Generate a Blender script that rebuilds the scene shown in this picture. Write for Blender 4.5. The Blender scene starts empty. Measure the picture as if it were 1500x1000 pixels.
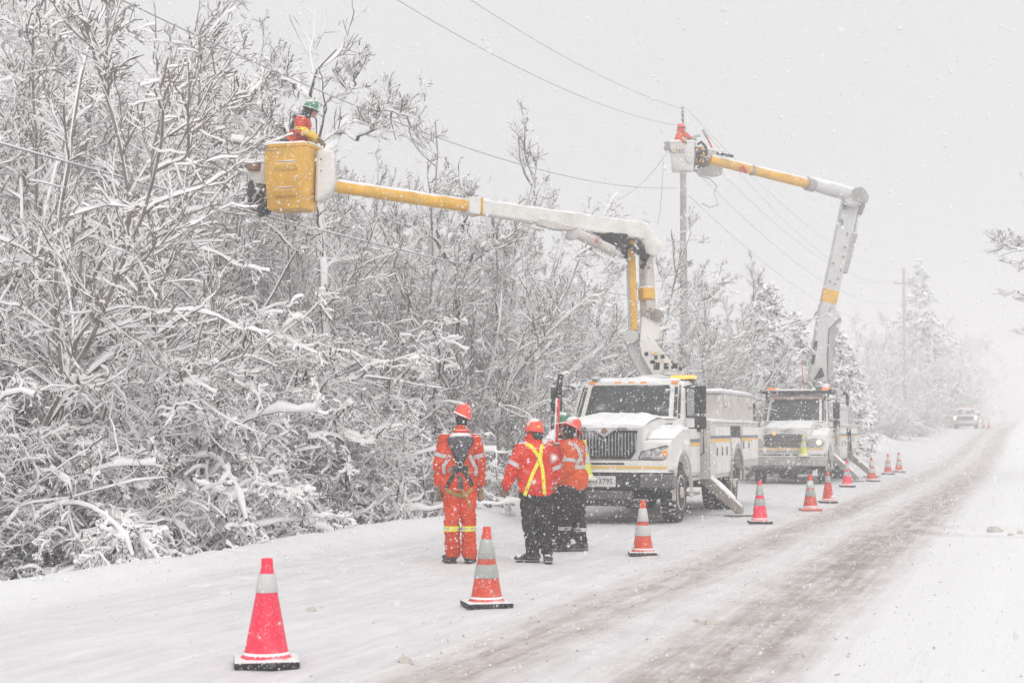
import bpy, bmesh, math, random
import numpy as np
from mathutils import Vector, Matrix, noise as mnoise
from mathutils.bvhtree import BVHTree
R = math.radians
sc = bpy.context.scene
COL = sc.collection
rng = np.random.default_rng(7)
random.seed(7)

# ------------------------------------------------------------------ camera, light, exposure
EYE = 1.54
YAW = R(18.2); PITCH = math.atan(131 / 2300)
cam = bpy.data.cameras.new('camera'); camo = bpy.data.objects.new('camera', cam); COL.objects.link(camo)
camo.location = (0, 0, EYE); camo.rotation_euler = (R(90) + PITCH, 0, YAW)
cam.lens = 55.2; cam.sensor_width = 36; cam.clip_start = .2; cam.clip_end = 1500
cam.dof.use_dof = True; cam.dof.focus_distance = 21; cam.dof.aperture_fstop = 4.0
sc.camera = camo

world = bpy.data.worlds.new('World'); sc.world = world; world.use_nodes = True
nt = world.node_tree; nt.nodes.clear()
sky = nt.nodes.new('ShaderNodeTexSky'); sky.sky_type = 'NISHITA'; sky.sun_disc = False
SUN_EL, SUN_AZ = R(36), R(212)   # the brightest, softest part of the overcast is behind the camera's right shoulder
sky.sun_elevation = SUN_EL; sky.sun_rotation = SUN_AZ; sky.dust_density = 5; sky.air_density = 1
cloud = nt.nodes.new('ShaderNodeMix'); cloud.data_type = 'RGBA'; cloud.inputs[0].default_value = .95
tc = nt.nodes.new('ShaderNodeTexCoord'); sp = nt.nodes.new('ShaderNodeSeparateXYZ'); nt.links.new(tc.outputs['Generated'], sp.inputs[0])
ramp = nt.nodes.new('ShaderNodeMapRange'); nt.links.new(sp.outputs['Z'], ramp.inputs[0])
ramp.inputs[1].default_value = 0.0; ramp.inputs[2].default_value = 1.0; ramp.inputs[3].default_value = 7.15; ramp.inputs[4].default_value = 9.4
cn = nt.nodes.new('ShaderNodeTexNoise'); cn.inputs['Scale'].default_value = 1.6; cn.inputs['Detail'].default_value = 4
nt.links.new(tc.outputs['Generated'], cn.inputs[0])
cr = nt.nodes.new('ShaderNodeMapRange'); nt.links.new(cn.outputs[0], cr.inputs[0]); cr.inputs[1].default_value = .3; cr.inputs[2].default_value = .7; cr.inputs[3].default_value = .985; cr.inputs[4].default_value = 1.015
mm = nt.nodes.new('ShaderNodeMath'); mm.operation = 'MULTIPLY'; nt.links.new(ramp.outputs[0], mm.inputs[0]); nt.links.new(cr.outputs[0], mm.inputs[1])
cc = nt.nodes.new('ShaderNodeVectorMath'); cc.operation = 'SCALE'; cc.inputs[0].default_value = (1.006, .996, 1.0); nt.links.new(mm.outputs[0], cc.inputs['Scale'])
nt.links.new(sky.outputs[0], cloud.inputs[6]); nt.links.new(cc.outputs[0], cloud.inputs[7])
bg = nt.nodes.new('ShaderNodeBackground'); bg.inputs[1].default_value = .1; nt.links.new(cloud.outputs[2], bg.inputs[0])
wo = nt.nodes.new('ShaderNodeOutputWorld'); nt.links.new(bg.outputs[0], wo.inputs[0])

sl = bpy.data.lights.new('sun', 'SUN'); sl.energy = 1.45; sl.angle = R(60); sl.color = (1, .985, .96)
so = bpy.data.objects.new('sun', sl); COL.objects.link(so); so.rotation_euler = (R(90) - SUN_EL, 0, R(32))
sc.view_settings.view_transform = 'Standard'; sc.view_settings.look = 'None'
sc.view_settings.exposure = 0.09; sc.view_settings.gamma = 1; sc.view_settings.use_curve_mapping = False
sc.render.engine = 'CYCLES'
cy = sc.cycles
cy.max_bounces = 8; cy.diffuse_bounces = 6; cy.glossy_bounces = 2; cy.transmission_bounces = 2; cy.volume_bounces = 3; cy.transparent_max_bounces = 4
cy.use_denoising = True; cy.caustics_reflective = False; cy.caustics_refractive = False
cy.use_adaptive_sampling = True; cy.adaptive_threshold = .02

def at(px, py, D):
    """world point seen at photo pixel (px, py) at D metres of level distance in front of the eye"""
    u = (px - 750) / 2300; v = (500 - py) / 2300
    fh = Vector((-math.sin(YAW), math.cos(YAW), 0)); r = Vector((math.cos(YAW), math.sin(YAW), 0)); z = Vector((0, 0, 1))
    d = r * u + (z * math.cos(PITCH) - fh * math.sin(PITCH)) * v + fh * math.cos(PITCH) + z * math.sin(PITCH)
    return Vector((0, 0, EYE)) + d * (D / (math.cos(PITCH) - v * math.sin(PITCH)))

# ------------------------------------------------------------------ tagging and linking
def tag(o, label=None, cat=None, group=None, kind=None):
    if label: o['label'] = label
    if cat: o['category'] = cat
    if group: o['group'] = group
    if kind: o['kind'] = kind
    return o
def empty(name, loc=(0, 0, 0), rz=0.0, **k):
    o = bpy.data.objects.new(name, None); COL.objects.link(o); o.location = loc; o.rotation_euler = (0, 0, rz)
    o.empty_display_size = .2
    return tag(o, **k)
def copy_tree(o, parent=None):
    c = o.copy(); COL.objects.link(c); c.parent = parent
    for ch in o.children: copy_tree(ch, c)
    return c
def link(name, me, parent=None, loc=None):
    o = bpy.data.objects.new(name, me); COL.objects.link(o)
    if parent is not None: o.parent = parent
    if loc is not None: o.location = loc
    return o

# ------------------------------------------------------------------ materials
def mat(name, col, rough=.5, metal=0.0, dust=0.0, speck=0.0, var=.12, bump=0.0, bscale=40, emit=None, estr=0, coat=0, spec=.5, dirt=0.0):
    m = bpy.data.materials.new(name); m.use_nodes = True; n = m.node_tree.nodes; l = m.node_tree.links
    b = n['Principled BSDF']; b.inputs['Roughness'].default_value = rough; b.inputs['Metallic'].default_value = metal
    b.inputs['Specular IOR Level'].default_value = spec
    if coat: b.inputs['Coat Weight'].default_value = coat
    t = n.new('ShaderNodeTexCoord')
    nz = n.new('ShaderNodeTexNoise'); nz.inputs['Scale'].default_value = 3.5; nz.inputs['Detail'].default_value = 5; l.new(t.outputs['Object'], nz.inputs[0])
    mr = n.new('ShaderNodeMapRange'); l.new(nz.outputs[0], mr.inputs[0]); mr.inputs[1].default_value = .3; mr.inputs[2].default_value = .7
    mr.inputs[3].default_value = 1 - var; mr.inputs[4].default_value = 1 + var * .6
    vs = n.new('ShaderNodeVectorMath'); vs.operation = 'SCALE'; vs.inputs[0].default_value = col[:3]; l.new(mr.outputs[0], vs.inputs['Scale'])
    out = vs.outputs[0]
    def mix(fac, c2):
        nonlocal out
        mx = n.new('ShaderNodeMix'); mx.data_type = 'RGBA'; l.new(fac, mx.inputs[0]); l.new(out, mx.inputs[6]); mx.inputs[7].default_value = (*c2, 1); out = mx.outputs[2]
    def thresh(src, a, bb, amt):
        q = n.new('ShaderNodeMapRange'); l.new(src, q.inputs[0]); q.inputs[1].default_value = a; q.inputs[2].default_value = bb; q.inputs[3].default_value = 0; q.inputs[4].default_value = amt
        return q.outputs[0]
    if dirt:
        dn = n.new('ShaderNodeTexNoise'); dn.inputs['Scale'].default_value = 2.3; dn.inputs['Detail'].default_value = 8; dn.inputs['Roughness'].default_value = .7
        l.new(t.outputs['Object'], dn.inputs[0]); mix(thresh(dn.outputs[0], .45, .75, dirt), (.30, .25, .20))
    if speck:
        s2 = n.new('ShaderNodeTexNoise'); s2.inputs['Scale'].default_value = 70; s2.inputs['Detail'].default_value = 2; l.new(t.outputs['Object'], s2.inputs[0])
        mix(thresh(s2.outputs[0], .60, .66, min(1, speck)), (.8, .8, .82))
        s3 = n.new('ShaderNodeTexNoise'); s3.inputs['Scale'].default_value = 9; s3.inputs['Detail'].default_value = 6; s3.inputs['Roughness'].default_value = .8; l.new(t.outputs['Object'], s3.inputs[0])
        mix(thresh(s3.outputs[0], .56, .72, min(1, speck * .7)), (.78, .78, .8))
    if dust:
        g = n.new('ShaderNodeNewGeometry'); sx = n.new('ShaderNodeSeparateXYZ'); l.new(g.outputs['Normal'], sx.inputs[0])
        ad = n.new('ShaderNodeMath'); ad.operation = 'MULTIPLY_ADD'; l.new(nz.outputs[0], ad.inputs[0]); ad.inputs[1].default_value = .9; l.new(sx.outputs['Z'], ad.inputs[2])
        mix(thresh(ad.outputs[0], 1.15 - .5 * dust, 1.4 - .5 * dust, 1), (.85, .85, .87))
    l.new(out, b.inputs['Base Color'])
    if bump:
        bn = n.new('ShaderNodeTexNoise'); bn.inputs['Scale'].default_value = bscale; bn.inputs['Detail'].default_value = 5; l.new(t.outputs['Object'], bn.inputs[0])
        bp = n.new('ShaderNodeBump'); bp.inputs['Strength'].default_value = bump; bp.inputs['Distance'].default_value = .02; l.new(bn.outputs[0], bp.inputs['Height']); l.new(bp.outputs[0], b.inputs['Normal'])
    if emit:
        b.inputs['Emission Color'].default_value = (*emit, 1); b.inputs['Emission Strength'].default_value = estr
    return m
M = {}
M['snow'] = mat('settled_snow', (.90, .90, .905), .55, var=.04, bump=.25, bscale=14, spec=.3)
M['tsnow'] = mat('clinging_snow', (.955, .945, .948), .6, var=.03, spec=.2)
M['flake'] = mat('snow_flake', (.93, .93, .94), .8, var=0, spec=.1)
fm = M['flake']; fb = fm.node_tree.nodes['Principled BSDF']; ftr = fm.node_tree.nodes.new('ShaderNodeBsdfTranslucent'); ftr.inputs[0].default_value = (.95, .95, .96, 1)
fmx = fm.node_tree.nodes.new('ShaderNodeMixShader'); fmx.inputs[0].default_value = .0; fm.node_tree.links.new(fb.outputs[0], fmx.inputs[1]); fm.node_tree.links.new(ftr.outputs[0], fmx.inputs[2]); fm.node_tree.links.new(fmx.outputs[0], fm.node_tree.nodes['Material Output'].inputs[0])
M['bark'] = mat('wet_bark', (.125, .098, .092), .85, var=.45, spec=.2)
M['bark2'] = mat('grey_brown_bark', (.27, .235, .228), .85, var=.4, spec=.2)
M['needle'] = mat('dark_needles', (.045, .055, .045), .9, var=.5, spec=.1)
M['white'] = mat('white_truck_paint', (.72, .705, .67), .32, dust=.25, speck=.3, var=.08, coat=.3, dirt=.5)
M['beige'] = mat('grimy_white_panel', (.56, .53, .49), .5, dust=.3, speck=.3, var=.14, dirt=.5)
M['grey'] = mat('galvanised_grey', (.38, .38, .37), .45, .3, dust=.35, speck=.35, var=.2, dirt=.3)
M['lgrey'] = mat('pale_grey_paint', (.55, .55, .55), .4, dust=.3, speck=.5, var=.12)
M['black'] = mat('black_rubber', (.022, .021, .022), .7, dust=.3, speck=.55, var=.3, spec=.3)
M['blacks'] = mat('black_slotted', (.012, .012, .014), .6, speck=.3, var=.2)
M['chrome'] = mat('dull_chrome', (.55, .56, .58), .28, .85, dust=.5, speck=.35, var=.15)
M['glass'] = mat('dark_glass', (.035, .045, .048), .12, dust=.1, speck=.22, var=.5, spec=.6)
M['yellow'] = mat('boom_yellow', (.76, .405, .018), .42, dust=.15, speck=.3, var=.2, dirt=.35)
M['yellow2'] = mat('stripe_yellow', (.78, .45, .06), .4, speck=.25, var=.1)
M['navy'] = mat('stripe_navy', (.07, .10, .15), .4, speck=.3)
M['teal'] = mat('stripe_green', (.06, .17, .15), .4, speck=.3)
M['amber'] = mat('amber_lens', (.75, .25, .04), .3, emit=(1, .35, .04), estr=.25, speck=.2)
M['amberlit'] = mat('amber_lit', (.9, .5, .1), .3, emit=(1, .50, .08), estr=.7)
M['lamp'] = mat('lit_headlamp', (1, .85, .6), .3, emit=(1, .62, .30), estr=5)
M['lens'] = mat('clear_lens', (.42, .42, .42), .15, .3, speck=.3, spec=.8)
M['rim'] = mat('cream_rim', (.55, .50, .40), .5, dust=.1, speck=.4, var=.2, dirt=.5)
M['redo'] = mat('cone_orange', (.70, .06, .02), .5, dust=.1, speck=.35, var=.2, dirt=.5, emit=(1, .1, .03), estr=.0)
M['pink'] = mat('cone_pink_red', (.92, .022, .075), .45, dust=.05, speck=.25, var=.12, dirt=.3)
M['lime'] = mat('cone_lime', (.62, .66, .08), .5, speck=.35, var=.12)
M['collar'] = mat('reflective_sheet', (.58, .58, .57), .4, speck=.2, var=.12)
M['coll2'] = mat('reflective_sheet_worn', (.42, .43, .41), .45, speck=.3, var=.18)
M['jack_o'] = mat('orange_workwear', (.66, .062, .014), .8, dust=.05, speck=.3, var=.35, bump=.35, bscale=18, spec=.2)
M['jack_r'] = mat('red_orange_jacket', (.72, .045, .022), .8, dust=.05, speck=.3, var=.32, bump=.35, bscale=18, spec=.2)
M['jack_v'] = mat('bright_orange_jacket', (.70, .105, .02), .8, dust=.0, speck=.28, var=.2, bump=.35, bscale=18, spec=.2)
M['pants'] = mat('black_trousers', (.026, .024, .028), .85, dust=.15, speck=.35, var=.35, bump=.4, bscale=18, spec=.2)
M['boot'] = mat('black_boot', (.02, .018, .017), .6, dust=.3, speck=.5, var=.3)
M['hood'] = mat('dark_fabric', (.03, .028, .032), .9, dust=.2, speck=.35, var=.3)
M['hoodg'] = mat('snowy_dark_hood', (.055, .055, .065), .9, dust=.45, speck=.6, var=.3)
M['skin'] = mat('ruddy_skin', (.42, .19, .14), .5, var=.1)
M['hat_o'] = mat('orange_hard_hat', (.82, .085, .045), .35, dust=.22, speck=.25, var=.08)
M['hat_g'] = mat('green_hard_hat', (.02, .20, .10), .35, dust=.22, speck=.3, var=.1)
M['silver'] = mat('silver_tape', (.52, .52, .53), .4, speck=.2, var=.1)
M['lemon'] = mat('lemon_tape', (.80, .78, .05), .5, speck=.2, var=.06)
M['webb'] = mat('yellow_webbing', (.36, .27, .06), .7, speck=.3, var=.3)
M['leather'] = mat('leather_glove', (.28, .20, .12), .75, dust=.2, speck=.35, var=.35)
M['sleeve'] = mat('yellow_rubber_sleeve', (.80, .52, .05), .45, speck=.3, var=.1)
M['pole'] = mat('weathered_pole', (.42, .39, .375), .9, speck=.8, var=.25, bump=.4, bscale=30)
M['cable'] = mat('aged_cable', (.28, .28, .29), .7, var=.2)
M['steel'] = mat('weathered_steel', (.30, .27, .24), .6, .3, dust=.4, speck=.5, var=.25, dirt=.6)
M['red'] = mat('red_fibreglass', (.62, .03, .03), .4, dust=.1, speck=.5, var=.1)
M['ink'] = mat('black_print', (.03, .03, .03), .6)
M['leaf'] = mat('green_print', (.12, .36, .05), .5)
M['bumper'] = mat('dark_bumper_metal', (.10, .10, .105), .4, .5, dust=.35, speck=.5, var=.3, dirt=.4)
M['clod'] = mat('dirty_snow', (.62, .585, .55), .9, var=.3, bump=.5, bscale=60, dirt=.6)
M['copper'] = mat('rust_brown', (.25, .13, .07), .7, speck=.3, var=.4)

# ------------------------------------------------------------------ mesh collector
class MB:
    def __init__(s): s.v = []; s.f = []; s.m = []
    def add(s, vs, fs, mi=0):
        o = len(s.v); s.v += [tuple(p) for p in vs]; s.f += [tuple(i + o for i in f) for f in fs]; s.m += [mi] * len(fs); return s
    def box(s, x0, x1, y0, y1, z0, z1, mi=0, bev=0.0, seg=1, M4=None):
        bm = bmesh.new(); bmesh.ops.create_cube(bm, size=1)
        for v in bm.verts: v.co = Vector(((x0 + x1) / 2 + v.co.x * (x1 - x0), (y0 + y1) / 2 + v.co.y * (y1 - y0), (z0 + z1) / 2 + v.co.z * (z1 - z0)))
        s._bm(bm, mi, bev, seg, M4); return s
    def _bm(s, bm, mi, bev, seg, M4):
        if bev > 0: bmesh.ops.bevel(bm, geom=list(bm.edges), offset=bev, segments=seg, affect='EDGES', profile=.6, clamp_overlap=True)
        if M4 is not None: bmesh.ops.transform(bm, matrix=M4, verts=bm.verts)
        bm.verts.index_update(); s.add([v.co.copy() for v in bm.verts], [[v.index for v in f.verts] for f in bm.faces], mi); bm.free()
    def extr(s, prof, x0, x1, mi=0, bev=0.0, seg=1, M4=None):
        """profile of (y, z) points extruded along x"""
        bm = bmesh.new(); a = [bm.verts.new((x0, y, z)) for y, z in prof]; b = [bm.verts.new((x1, y, z)) for y, z in prof]
        n = len(prof); bm.faces.new(a); bm.faces.new(b[::-1])
        for i in range(n): bm.faces.new((a[i], b[i], b[(i + 1) % n], a[(i + 1) % n]))
        bmesh.ops.recalc_face_normals(bm, faces=bm.faces)
        if bev > 0:
            es = [e for e in bm.edges if e.calc_face_angle(0) > .35]
            bmesh.ops.bevel(bm, geom=es, offset=bev, segments=seg, affect='EDGES', profile=.6, clamp_overlap=True)
        s._bm(bm, mi, 0, 1, M4); return s
    def loft(s, rings, mi=0, caps=True, closed=True):
        n = len(rings[0]); vs = [p for r in rings for p in r]; fs = []
        for i in range(len(rings) - 1):
            for j in range(n if closed else n - 1):
                k = (j + 1) % n; fs.append((i * n + j, i * n + k, (i + 1) * n + k, (i + 1) * n + j))
        if caps: fs.append(tuple(range(n))[::-1]); fs.append(tuple(range((len(rings) - 1) * n, len(rings) * n)))
        return s.add(vs, fs, mi)
    def tube(s, pts, r, n=8, mi=0, caps=True):
        pts = [Vector(p) for p in pts]; rs = r if hasattr(r, '__len__') else [r] * len(pts); rings = []
        for i, p in enumerate(pts):
            t = (pts[min(i + 1, len(pts) - 1)] - pts[max(i - 1, 0)]).normalized()
            a = t.cross(Vector((0, 0, 1)));
            if a.length < .05: a = t.cross(Vector((0, 1, 0)))
            a.normalize(); b = a.cross(t)
            rings.append([p + (a * math.cos(2 * math.pi * k / n) + b * math.sin(2 * math.pi * k / n)) * rs[i] for k in range(n)])
        return s.loft(rings, mi, caps)
    def lathe(s, prof, n=24, mi=0, M4=None, caps=True):
        """profile of (r, z) turned round z"""
        rings = [[Vector((r * math.cos(2 * math.pi * k / n), r * math.sin(2 * math.pi * k / n), z)) for k in range(n)] for r, z in prof]
        if M4 is not None: rings = [[M4 @ p for p in q] for q in rings]
        return s.loft(rings, mi, caps)
    def beam(s, p0, p1, w0, h0, w1=None, h1=None, mi=0, bev=.015):
        w1 = w1 or w0; h1 = h1 or h0; p0 = Vector(p0); p1 = Vector(p1); t = (p1 - p0).normalized()
        a = t.cross(Vector((0, 0, 1)))
        if a.length < .05: a = t.cross(Vector((0, 1, 0)))
        a.normalize(); b = a.cross(t); rings = []
        L = (p1 - p0).length
        for f, p, w, h in ((0, p0, w0 - 2 * bev, h0 - 2 * bev), (bev / L, p0, w0, h0), (1 - bev / L, p1, w1, h1), (1, p1, w1 - 2 * bev, h1 - 2 * bev)):
            q = p0.lerp(p1, f); c = min(bev, w / 4, h / 4); r = []
            for sx, sy in ((1, 1), (-1, 1), (-1, -1), (1, -1)):
                e = [(sx * (w / 2 - c), sy * h / 2), (sx * w / 2, sy * (h / 2 - c))]
                if sx * sy > 0: e = e[::-1]
                r += [q + a * u + b * v for u, v in e]
            rings.append(r)
        return s.loft(rings, mi, True)
    def cap(s, x0, x1, y0, y1, zf, th, mi=0, n=14, seed=0, M4=None):
        """a lumpy pillow of snow over a rectangle"""
        vs = []; fs = []; nx = n; ny = max(4, int(n * (y1 - y0) / max(.01, x1 - x0))) if (y1 - y0) < (x1 - x0) * 6 else n * 6
        ny = min(ny, 60)
        for j in range(ny + 1):
            for i in range(nx + 1):
                u = i / nx; v = j / ny; x = x0 + (x1 - x0) * u; y = y0 + (y1 - y0) * v
                e = (1 - abs(2 * u - 1) ** 5) * (1 - abs(2 * v - 1) ** 5); e = max(0, e) ** .5
                h = th * e * (.75 + .5 * mnoise.noise(Vector((x * 3 + seed, y * 3, seed)))+ .2 * mnoise.noise(Vector((x * 9 + seed, y * 9, seed))))
                p = Vector((x, y, (zf(x, y) if callable(zf) else zf) + h)); vs.append(M4 @ p if M4 is not None else p)
        for j in range(ny):
            for i in range(nx): a = j * (nx + 1) + i; fs.append((a, a + 1, a + nx + 2, a + nx + 1))
        return s.add(vs, fs, mi)
    def build(s, name, mats, parent=None, smooth=True, loc=None, off=None, free=False):
        me = bpy.data.meshes.new(name)
        vs = [(p[0] - off[0], p[1] - off[1], p[2] - off[2]) for p in s.v] if off is not None else s.v
        me.from_pydata(vs, [], s.f)
        mats = mats if isinstance(mats, (list, tuple)) else [mats]
        for m in mats: me.materials.append(M[m] if isinstance(m, str) else m)
        if len(mats) > 1: me.polygons.foreach_set('material_index', s.m)
        if smooth:
            me.polygons.foreach_set('use_smooth', [True] * len(me.polygons))
            me.set_sharp_from_angle(angle=R(38))
        me.update(); return bpy.data.objects.new(name, me) if free else link(name, me, parent, loc)
TMP = bpy.data.scenes.new('workbench')
def evaluated_mesh(ob):
    TMP.collection.objects.link(ob); vl = TMP.view_layers[0]; vl.update(); me = bpy.data.meshes.new_from_object(ob.evaluated_get(vl.depsgraph)); return me
def text_obj(name, body, size, M4, m, parent, ext=.002):
    cu = bpy.data.curves.new(name, 'FONT'); cu.body = body; cu.size = size; cu.extrude = ext; cu.align_x = 'CENTER'; cu.align_y = 'CENTER'; cu.resolution_u = 2
    t = bpy.data.objects.new('tmp', cu); me = evaluated_mesh(t); bpy.data.objects.remove(t)
    me.transform(M4); me.materials.clear(); me.materials.append(M[m]); o = link(name, me, parent); return o
def frame4(origin, ex, ey):
    ex = Vector(ex).normalized(); ez = ex.cross(Vector(ey)).normalized(); ey = ez.cross(ex)
    m = Matrix.Identity(4)
    for i in range(3): m[i][0] = ex[i]; m[i][1] = ey[i]; m[i][2] = ez[i]; m[i][3] = origin[i]
    return m

# ------------------------------------------------------------------ vector noise for terrain
def vnoise(x, y, seed=0):
    xi = np.floor(x).astype(np.int64); yi = np.floor(y).astype(np.int64); fx = x - xi; fy = y - yi
    fx = fx * fx * (3 - 2 * fx); fy = fy * fy * (3 - 2 * fy)
    def h(a, b):
        n = (a * 374761393 + b * 668265263 + seed * 974711) & 0x7fffffff; n = ((n ^ (n >> 13)) * 1274126177) & 0x7fffffff; return ((n ^ (n >> 16)) & 0xffff) / 65535.
    return (h(xi, yi) * (1 - fx) + h(xi + 1, yi) * fx) * (1 - fy) + (h(xi, yi + 1) * (1 - fx) + h(xi + 1, yi + 1) * fx) * fy
def fbm(x, y, o=4, seed=0):
    r = 0; a = .5
    for k in range(o): r = r + a * (vnoise(x * 2 ** k, y * 2 ** k, seed + k) - .5); a *= .5
    return r
def sstep(a, b, x): t = np.clip((x - a) / (b - a), 0, 1); return t * t * (3 - 2 * t)
def rise(Y): return 1.75 * sstep(62, 150, Y) + 1.5 * sstep(150, 300, Y)
_pg = np.random.default_rng(5); PRINTS = [(_pg.normal(-6.9, .85), _pg.normal(17.6, 1.9), _pg.random() * 3.14) for _ in range(90)]
def ground_z(X, Y):
    X = np.asarray(X, float); Y = np.asarray(Y, float); z = rise(Y)
    edge = -9.15 + .35 * fbm(Y * .25, Y * 0 + 3, 2, 5) * 2
    bank = np.exp(-((X - edge) / .45) ** 2) * (.10 + .18 * (fbm(Y * .8, X * .8, 3, 9) + .3))
    ditch = -.60 * sstep(edge - .2, edge - 1.7, X) + .65 * sstep(-12.2, -16, X) + 1.2 * sstep(-16, -30, X)
    mound = (.9 * np.exp(-((X + 10.6) / 1.6) ** 2) * sstep(64, 76, Y) * (1 - .55 * sstep(90, 125, Y))) * (1 + .5 * fbm(Y * .2, X * .3, 2, 3))
    rb = .10 * sstep(-1.3, -.4, X) + .5 * sstep(1.5, 5, X) * sstep(24, 34, Y) + .25 * sstep(3, 12, X)
    rb = rb * (1 - .8 * np.exp(-((Y - 24.5 - X * .2) / 2.6) ** 2) * sstep(-2, 0, X))
    sl_ = slush_and_shade(X, Y)
    rough = fbm(X * .7, Y * .5, 4, 21) * .06 + fbm(X * 5, Y * 3, 3, 31) * .012 + fbm(X * 14, Y * 10, 2, 61) * .010
    tramp = np.exp(-((X + 6.6) / 1.7) ** 2 - ((Y - 18.2) / 3.0) ** 2); rough = rough - .05 * tramp * np.maximum(0, fbm(X * 5.5, Y * 4.5, 2, 83)) * 2
    for c_, w_ in ((-5.15, .13), (-7.75, .13), (-4.55, .1), (-8.4, .1)): rough = rough - .022 * np.exp(-((X - c_ - .5 * fbm(Y * .07, Y * 0, 2, int(-c_ * 9))) / w_) ** 2) * (vnoise(X * 0, Y * .4, 17) > .25)
    wv = .18 * fbm(Y * .12, Y * 0, 2, 2)
    for c_, w_ in ((-3.5, .46), (-1.96, .62)): rough = rough + .075 * np.exp(-((np.abs(X - c_ - wv) - w_ * 1.12) / .11) ** 2) * np.maximum(0, .12 + fbm(X * 4.5, Y * 2.6, 3, 91))
    side = sstep(-1.5, -.5, X) + sstep(-8.8, -9.6, X)
    pr_ = 0
    if X.size > 1:
        near = (np.abs(X + 6.9) < 4) & (np.abs(Y - 17.6) < 7); pr_ = np.zeros(X.shape); xs, ys = X[near], Y[near]; d = np.zeros(xs.shape)
        for a, b, t in PRINTS:
            u = (xs - a) * math.cos(t) + (ys - b) * math.sin(t); v = -(xs - a) * math.sin(t) + (ys - b) * math.cos(t); q = (u / .17) ** 2 + (v / .075) ** 2; d = np.minimum(d, -.045 * np.exp(-q * q)) ; d = d + .012 * np.exp(-(np.sqrt(q) - 1.6) ** 2 * 6)
        pr_[near] = d
    return z + pr_ + bank + ditch + mound + rb - .028 * sl_ + rough * (.6 + .9 * side) + .018 * sl_ * np.abs(fbm(X * 7, Y * 1.2, 2, 71)) * 2
def slush_and_shade(X, Y):
    w = .18 * fbm(Y * .12, Y * 0, 2, 2)
    g = lambda c, s: np.exp(-np.abs((X - c - w) / s) ** 2.7)
    fade = .85 + .3 * fbm(X * .5, Y * .15, 3, 44)
    m = (.85 * g(-3.5, .46) + 1.0 * g(-1.96, .62)) * (1 - .42 * sstep(30, 80, Y)) + .12 * g(-2.74, .42) + .14 * g(-4.35, .35) + .10 * g(-6.3, .5) + .12 * g(-7.7, .5)
    for ya_, yb_ in ((25.6, 33.9), (46.4, 54.8)): m = m + .42 * sstep(-8.0, -7.5, X) * (1 - sstep(-5.9, -5.4, X)) * sstep(ya_ - .4, ya_ + .3, Y) * (1 - sstep(yb_ - .3, yb_ + .4, Y)) * (.7 + 1.2 * fbm(X * 2, Y * 2, 3, 77))  # shade under each parked truck, put into the ground colour over its footprint
    m = m + .25 * sstep(45, 90, Y) * g(-2.7, 1.7)
    # a turning track towards the driveway on the right
    for k, (r0, a) in enumerate(((0, .42), (1.9, .30))):
        yy = 23.0 + r0 + (X + 1.8) * .12 + 3.2 * np.exp(-(X + 1.9) * 1.3); m = m + a * np.exp(-((Y - yy) / .55) ** 2) * sstep(-2.2, -1.2, X)
    return np.clip(m * fade, 0, 1)
# ------------------------------------------------------------------ ground
def seq(*a): return np.unique(np.concatenate([np.arange(*q) for q in a]).round(4))
gx = seq((-430, -60, 12), (-60, -16, 1.0), (-16, -9.8, .25), (-9.8, 2.5, .08), (2.5, 14, .4), (14, 60, 2), (60, 431, 12))
gy = seq((-60, 6, 1.5), (6, 12, .16), (12, 24, .09), (24, 36, .17), (36, 70, .35), (70, 160, .8), (160, 440, 5))
GX, GY = np.meshgrid(gx, gy); GZ = ground_z(GX, GY); SLU_SHADE = slush_and_shade(GX, GY)
nx, ny = len(gx), len(gy)
me = bpy.data.meshes.new('snowy_ground'); me.vertices.add(nx * ny); me.vertices.foreach_set('co', np.stack([GX, GY, GZ], -1).astype('f4').ravel())
ii = (np.arange(ny - 1)[:, None] * nx + np.arange(nx - 1)[None, :]).ravel(); q = np.stack([ii, ii + 1, ii + nx + 1, ii + nx], 1)
me.loops.add(q.size); me.loops.foreach_set('vertex_index', q.ravel().astype('i4')); me.polygons.add(len(q)); me.polygons.foreach_set('loop_start', np.arange(0, q.size, 4).astype('i4'))
me.polygons.foreach_set('use_smooth', [True] * len(q)); me.update(calc_edges=True)
at_ = me.attributes.new('slush_and_shade', 'FLOAT', 'POINT'); at_.data.foreach_set('value', SLU_SHADE.astype('f4').ravel())
PKD = np.clip(sstep(-9.0, -7.6, GX) * (1 - sstep(-1.6, -.9, GX)) * .9 + .8 * np.exp(-((GX + 6.9) / 1.9) ** 2 - ((GY - 17.5) / 3.5) ** 2), 0, 1)
a2_ = me.attributes.new('packed', 'FLOAT', 'POINT'); a2_.data.foreach_set('value', PKD.astype('f4').ravel())
gm = bpy.data.materials.new('snow_slush_and_shade'); gm.use_nodes = True; n = gm.node_tree.nodes; l = gm.node_tree.links; b = n['Principled BSDF']
A = n.new('ShaderNodeAttribute'); A.attribute_name = 'slush_and_shade'
G = n.new('ShaderNodeNewGeometry')
def nz(scale, vec=(1, 1, 1), det=6, rough=.6):
    mp = n.new('ShaderNodeMapping'); mp.inputs['Scale'].default_value = vec; l.new(G.outputs['Position'], mp.inputs[0])
    t = n.new('ShaderNodeTexNoise'); t.inputs['Scale'].default_value = scale; t.inputs['Detail'].default_value = det; t.inputs['Roughness'].default_value = rough; l.new(mp.outputs[0], t.inputs[0]); return t.outputs[0]
def mth(op, a, bb=None, c=None):
    q_ = n.new('ShaderNodeMath'); q_.operation = op
    for i, v in enumerate((a, bb, c)):
        if v is None: continue
        if isinstance(v, (int, float)): q_.inputs[i].default_value = v
        else: l.new(v, q_.inputs[i])
    return q_.outputs[0]
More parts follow.
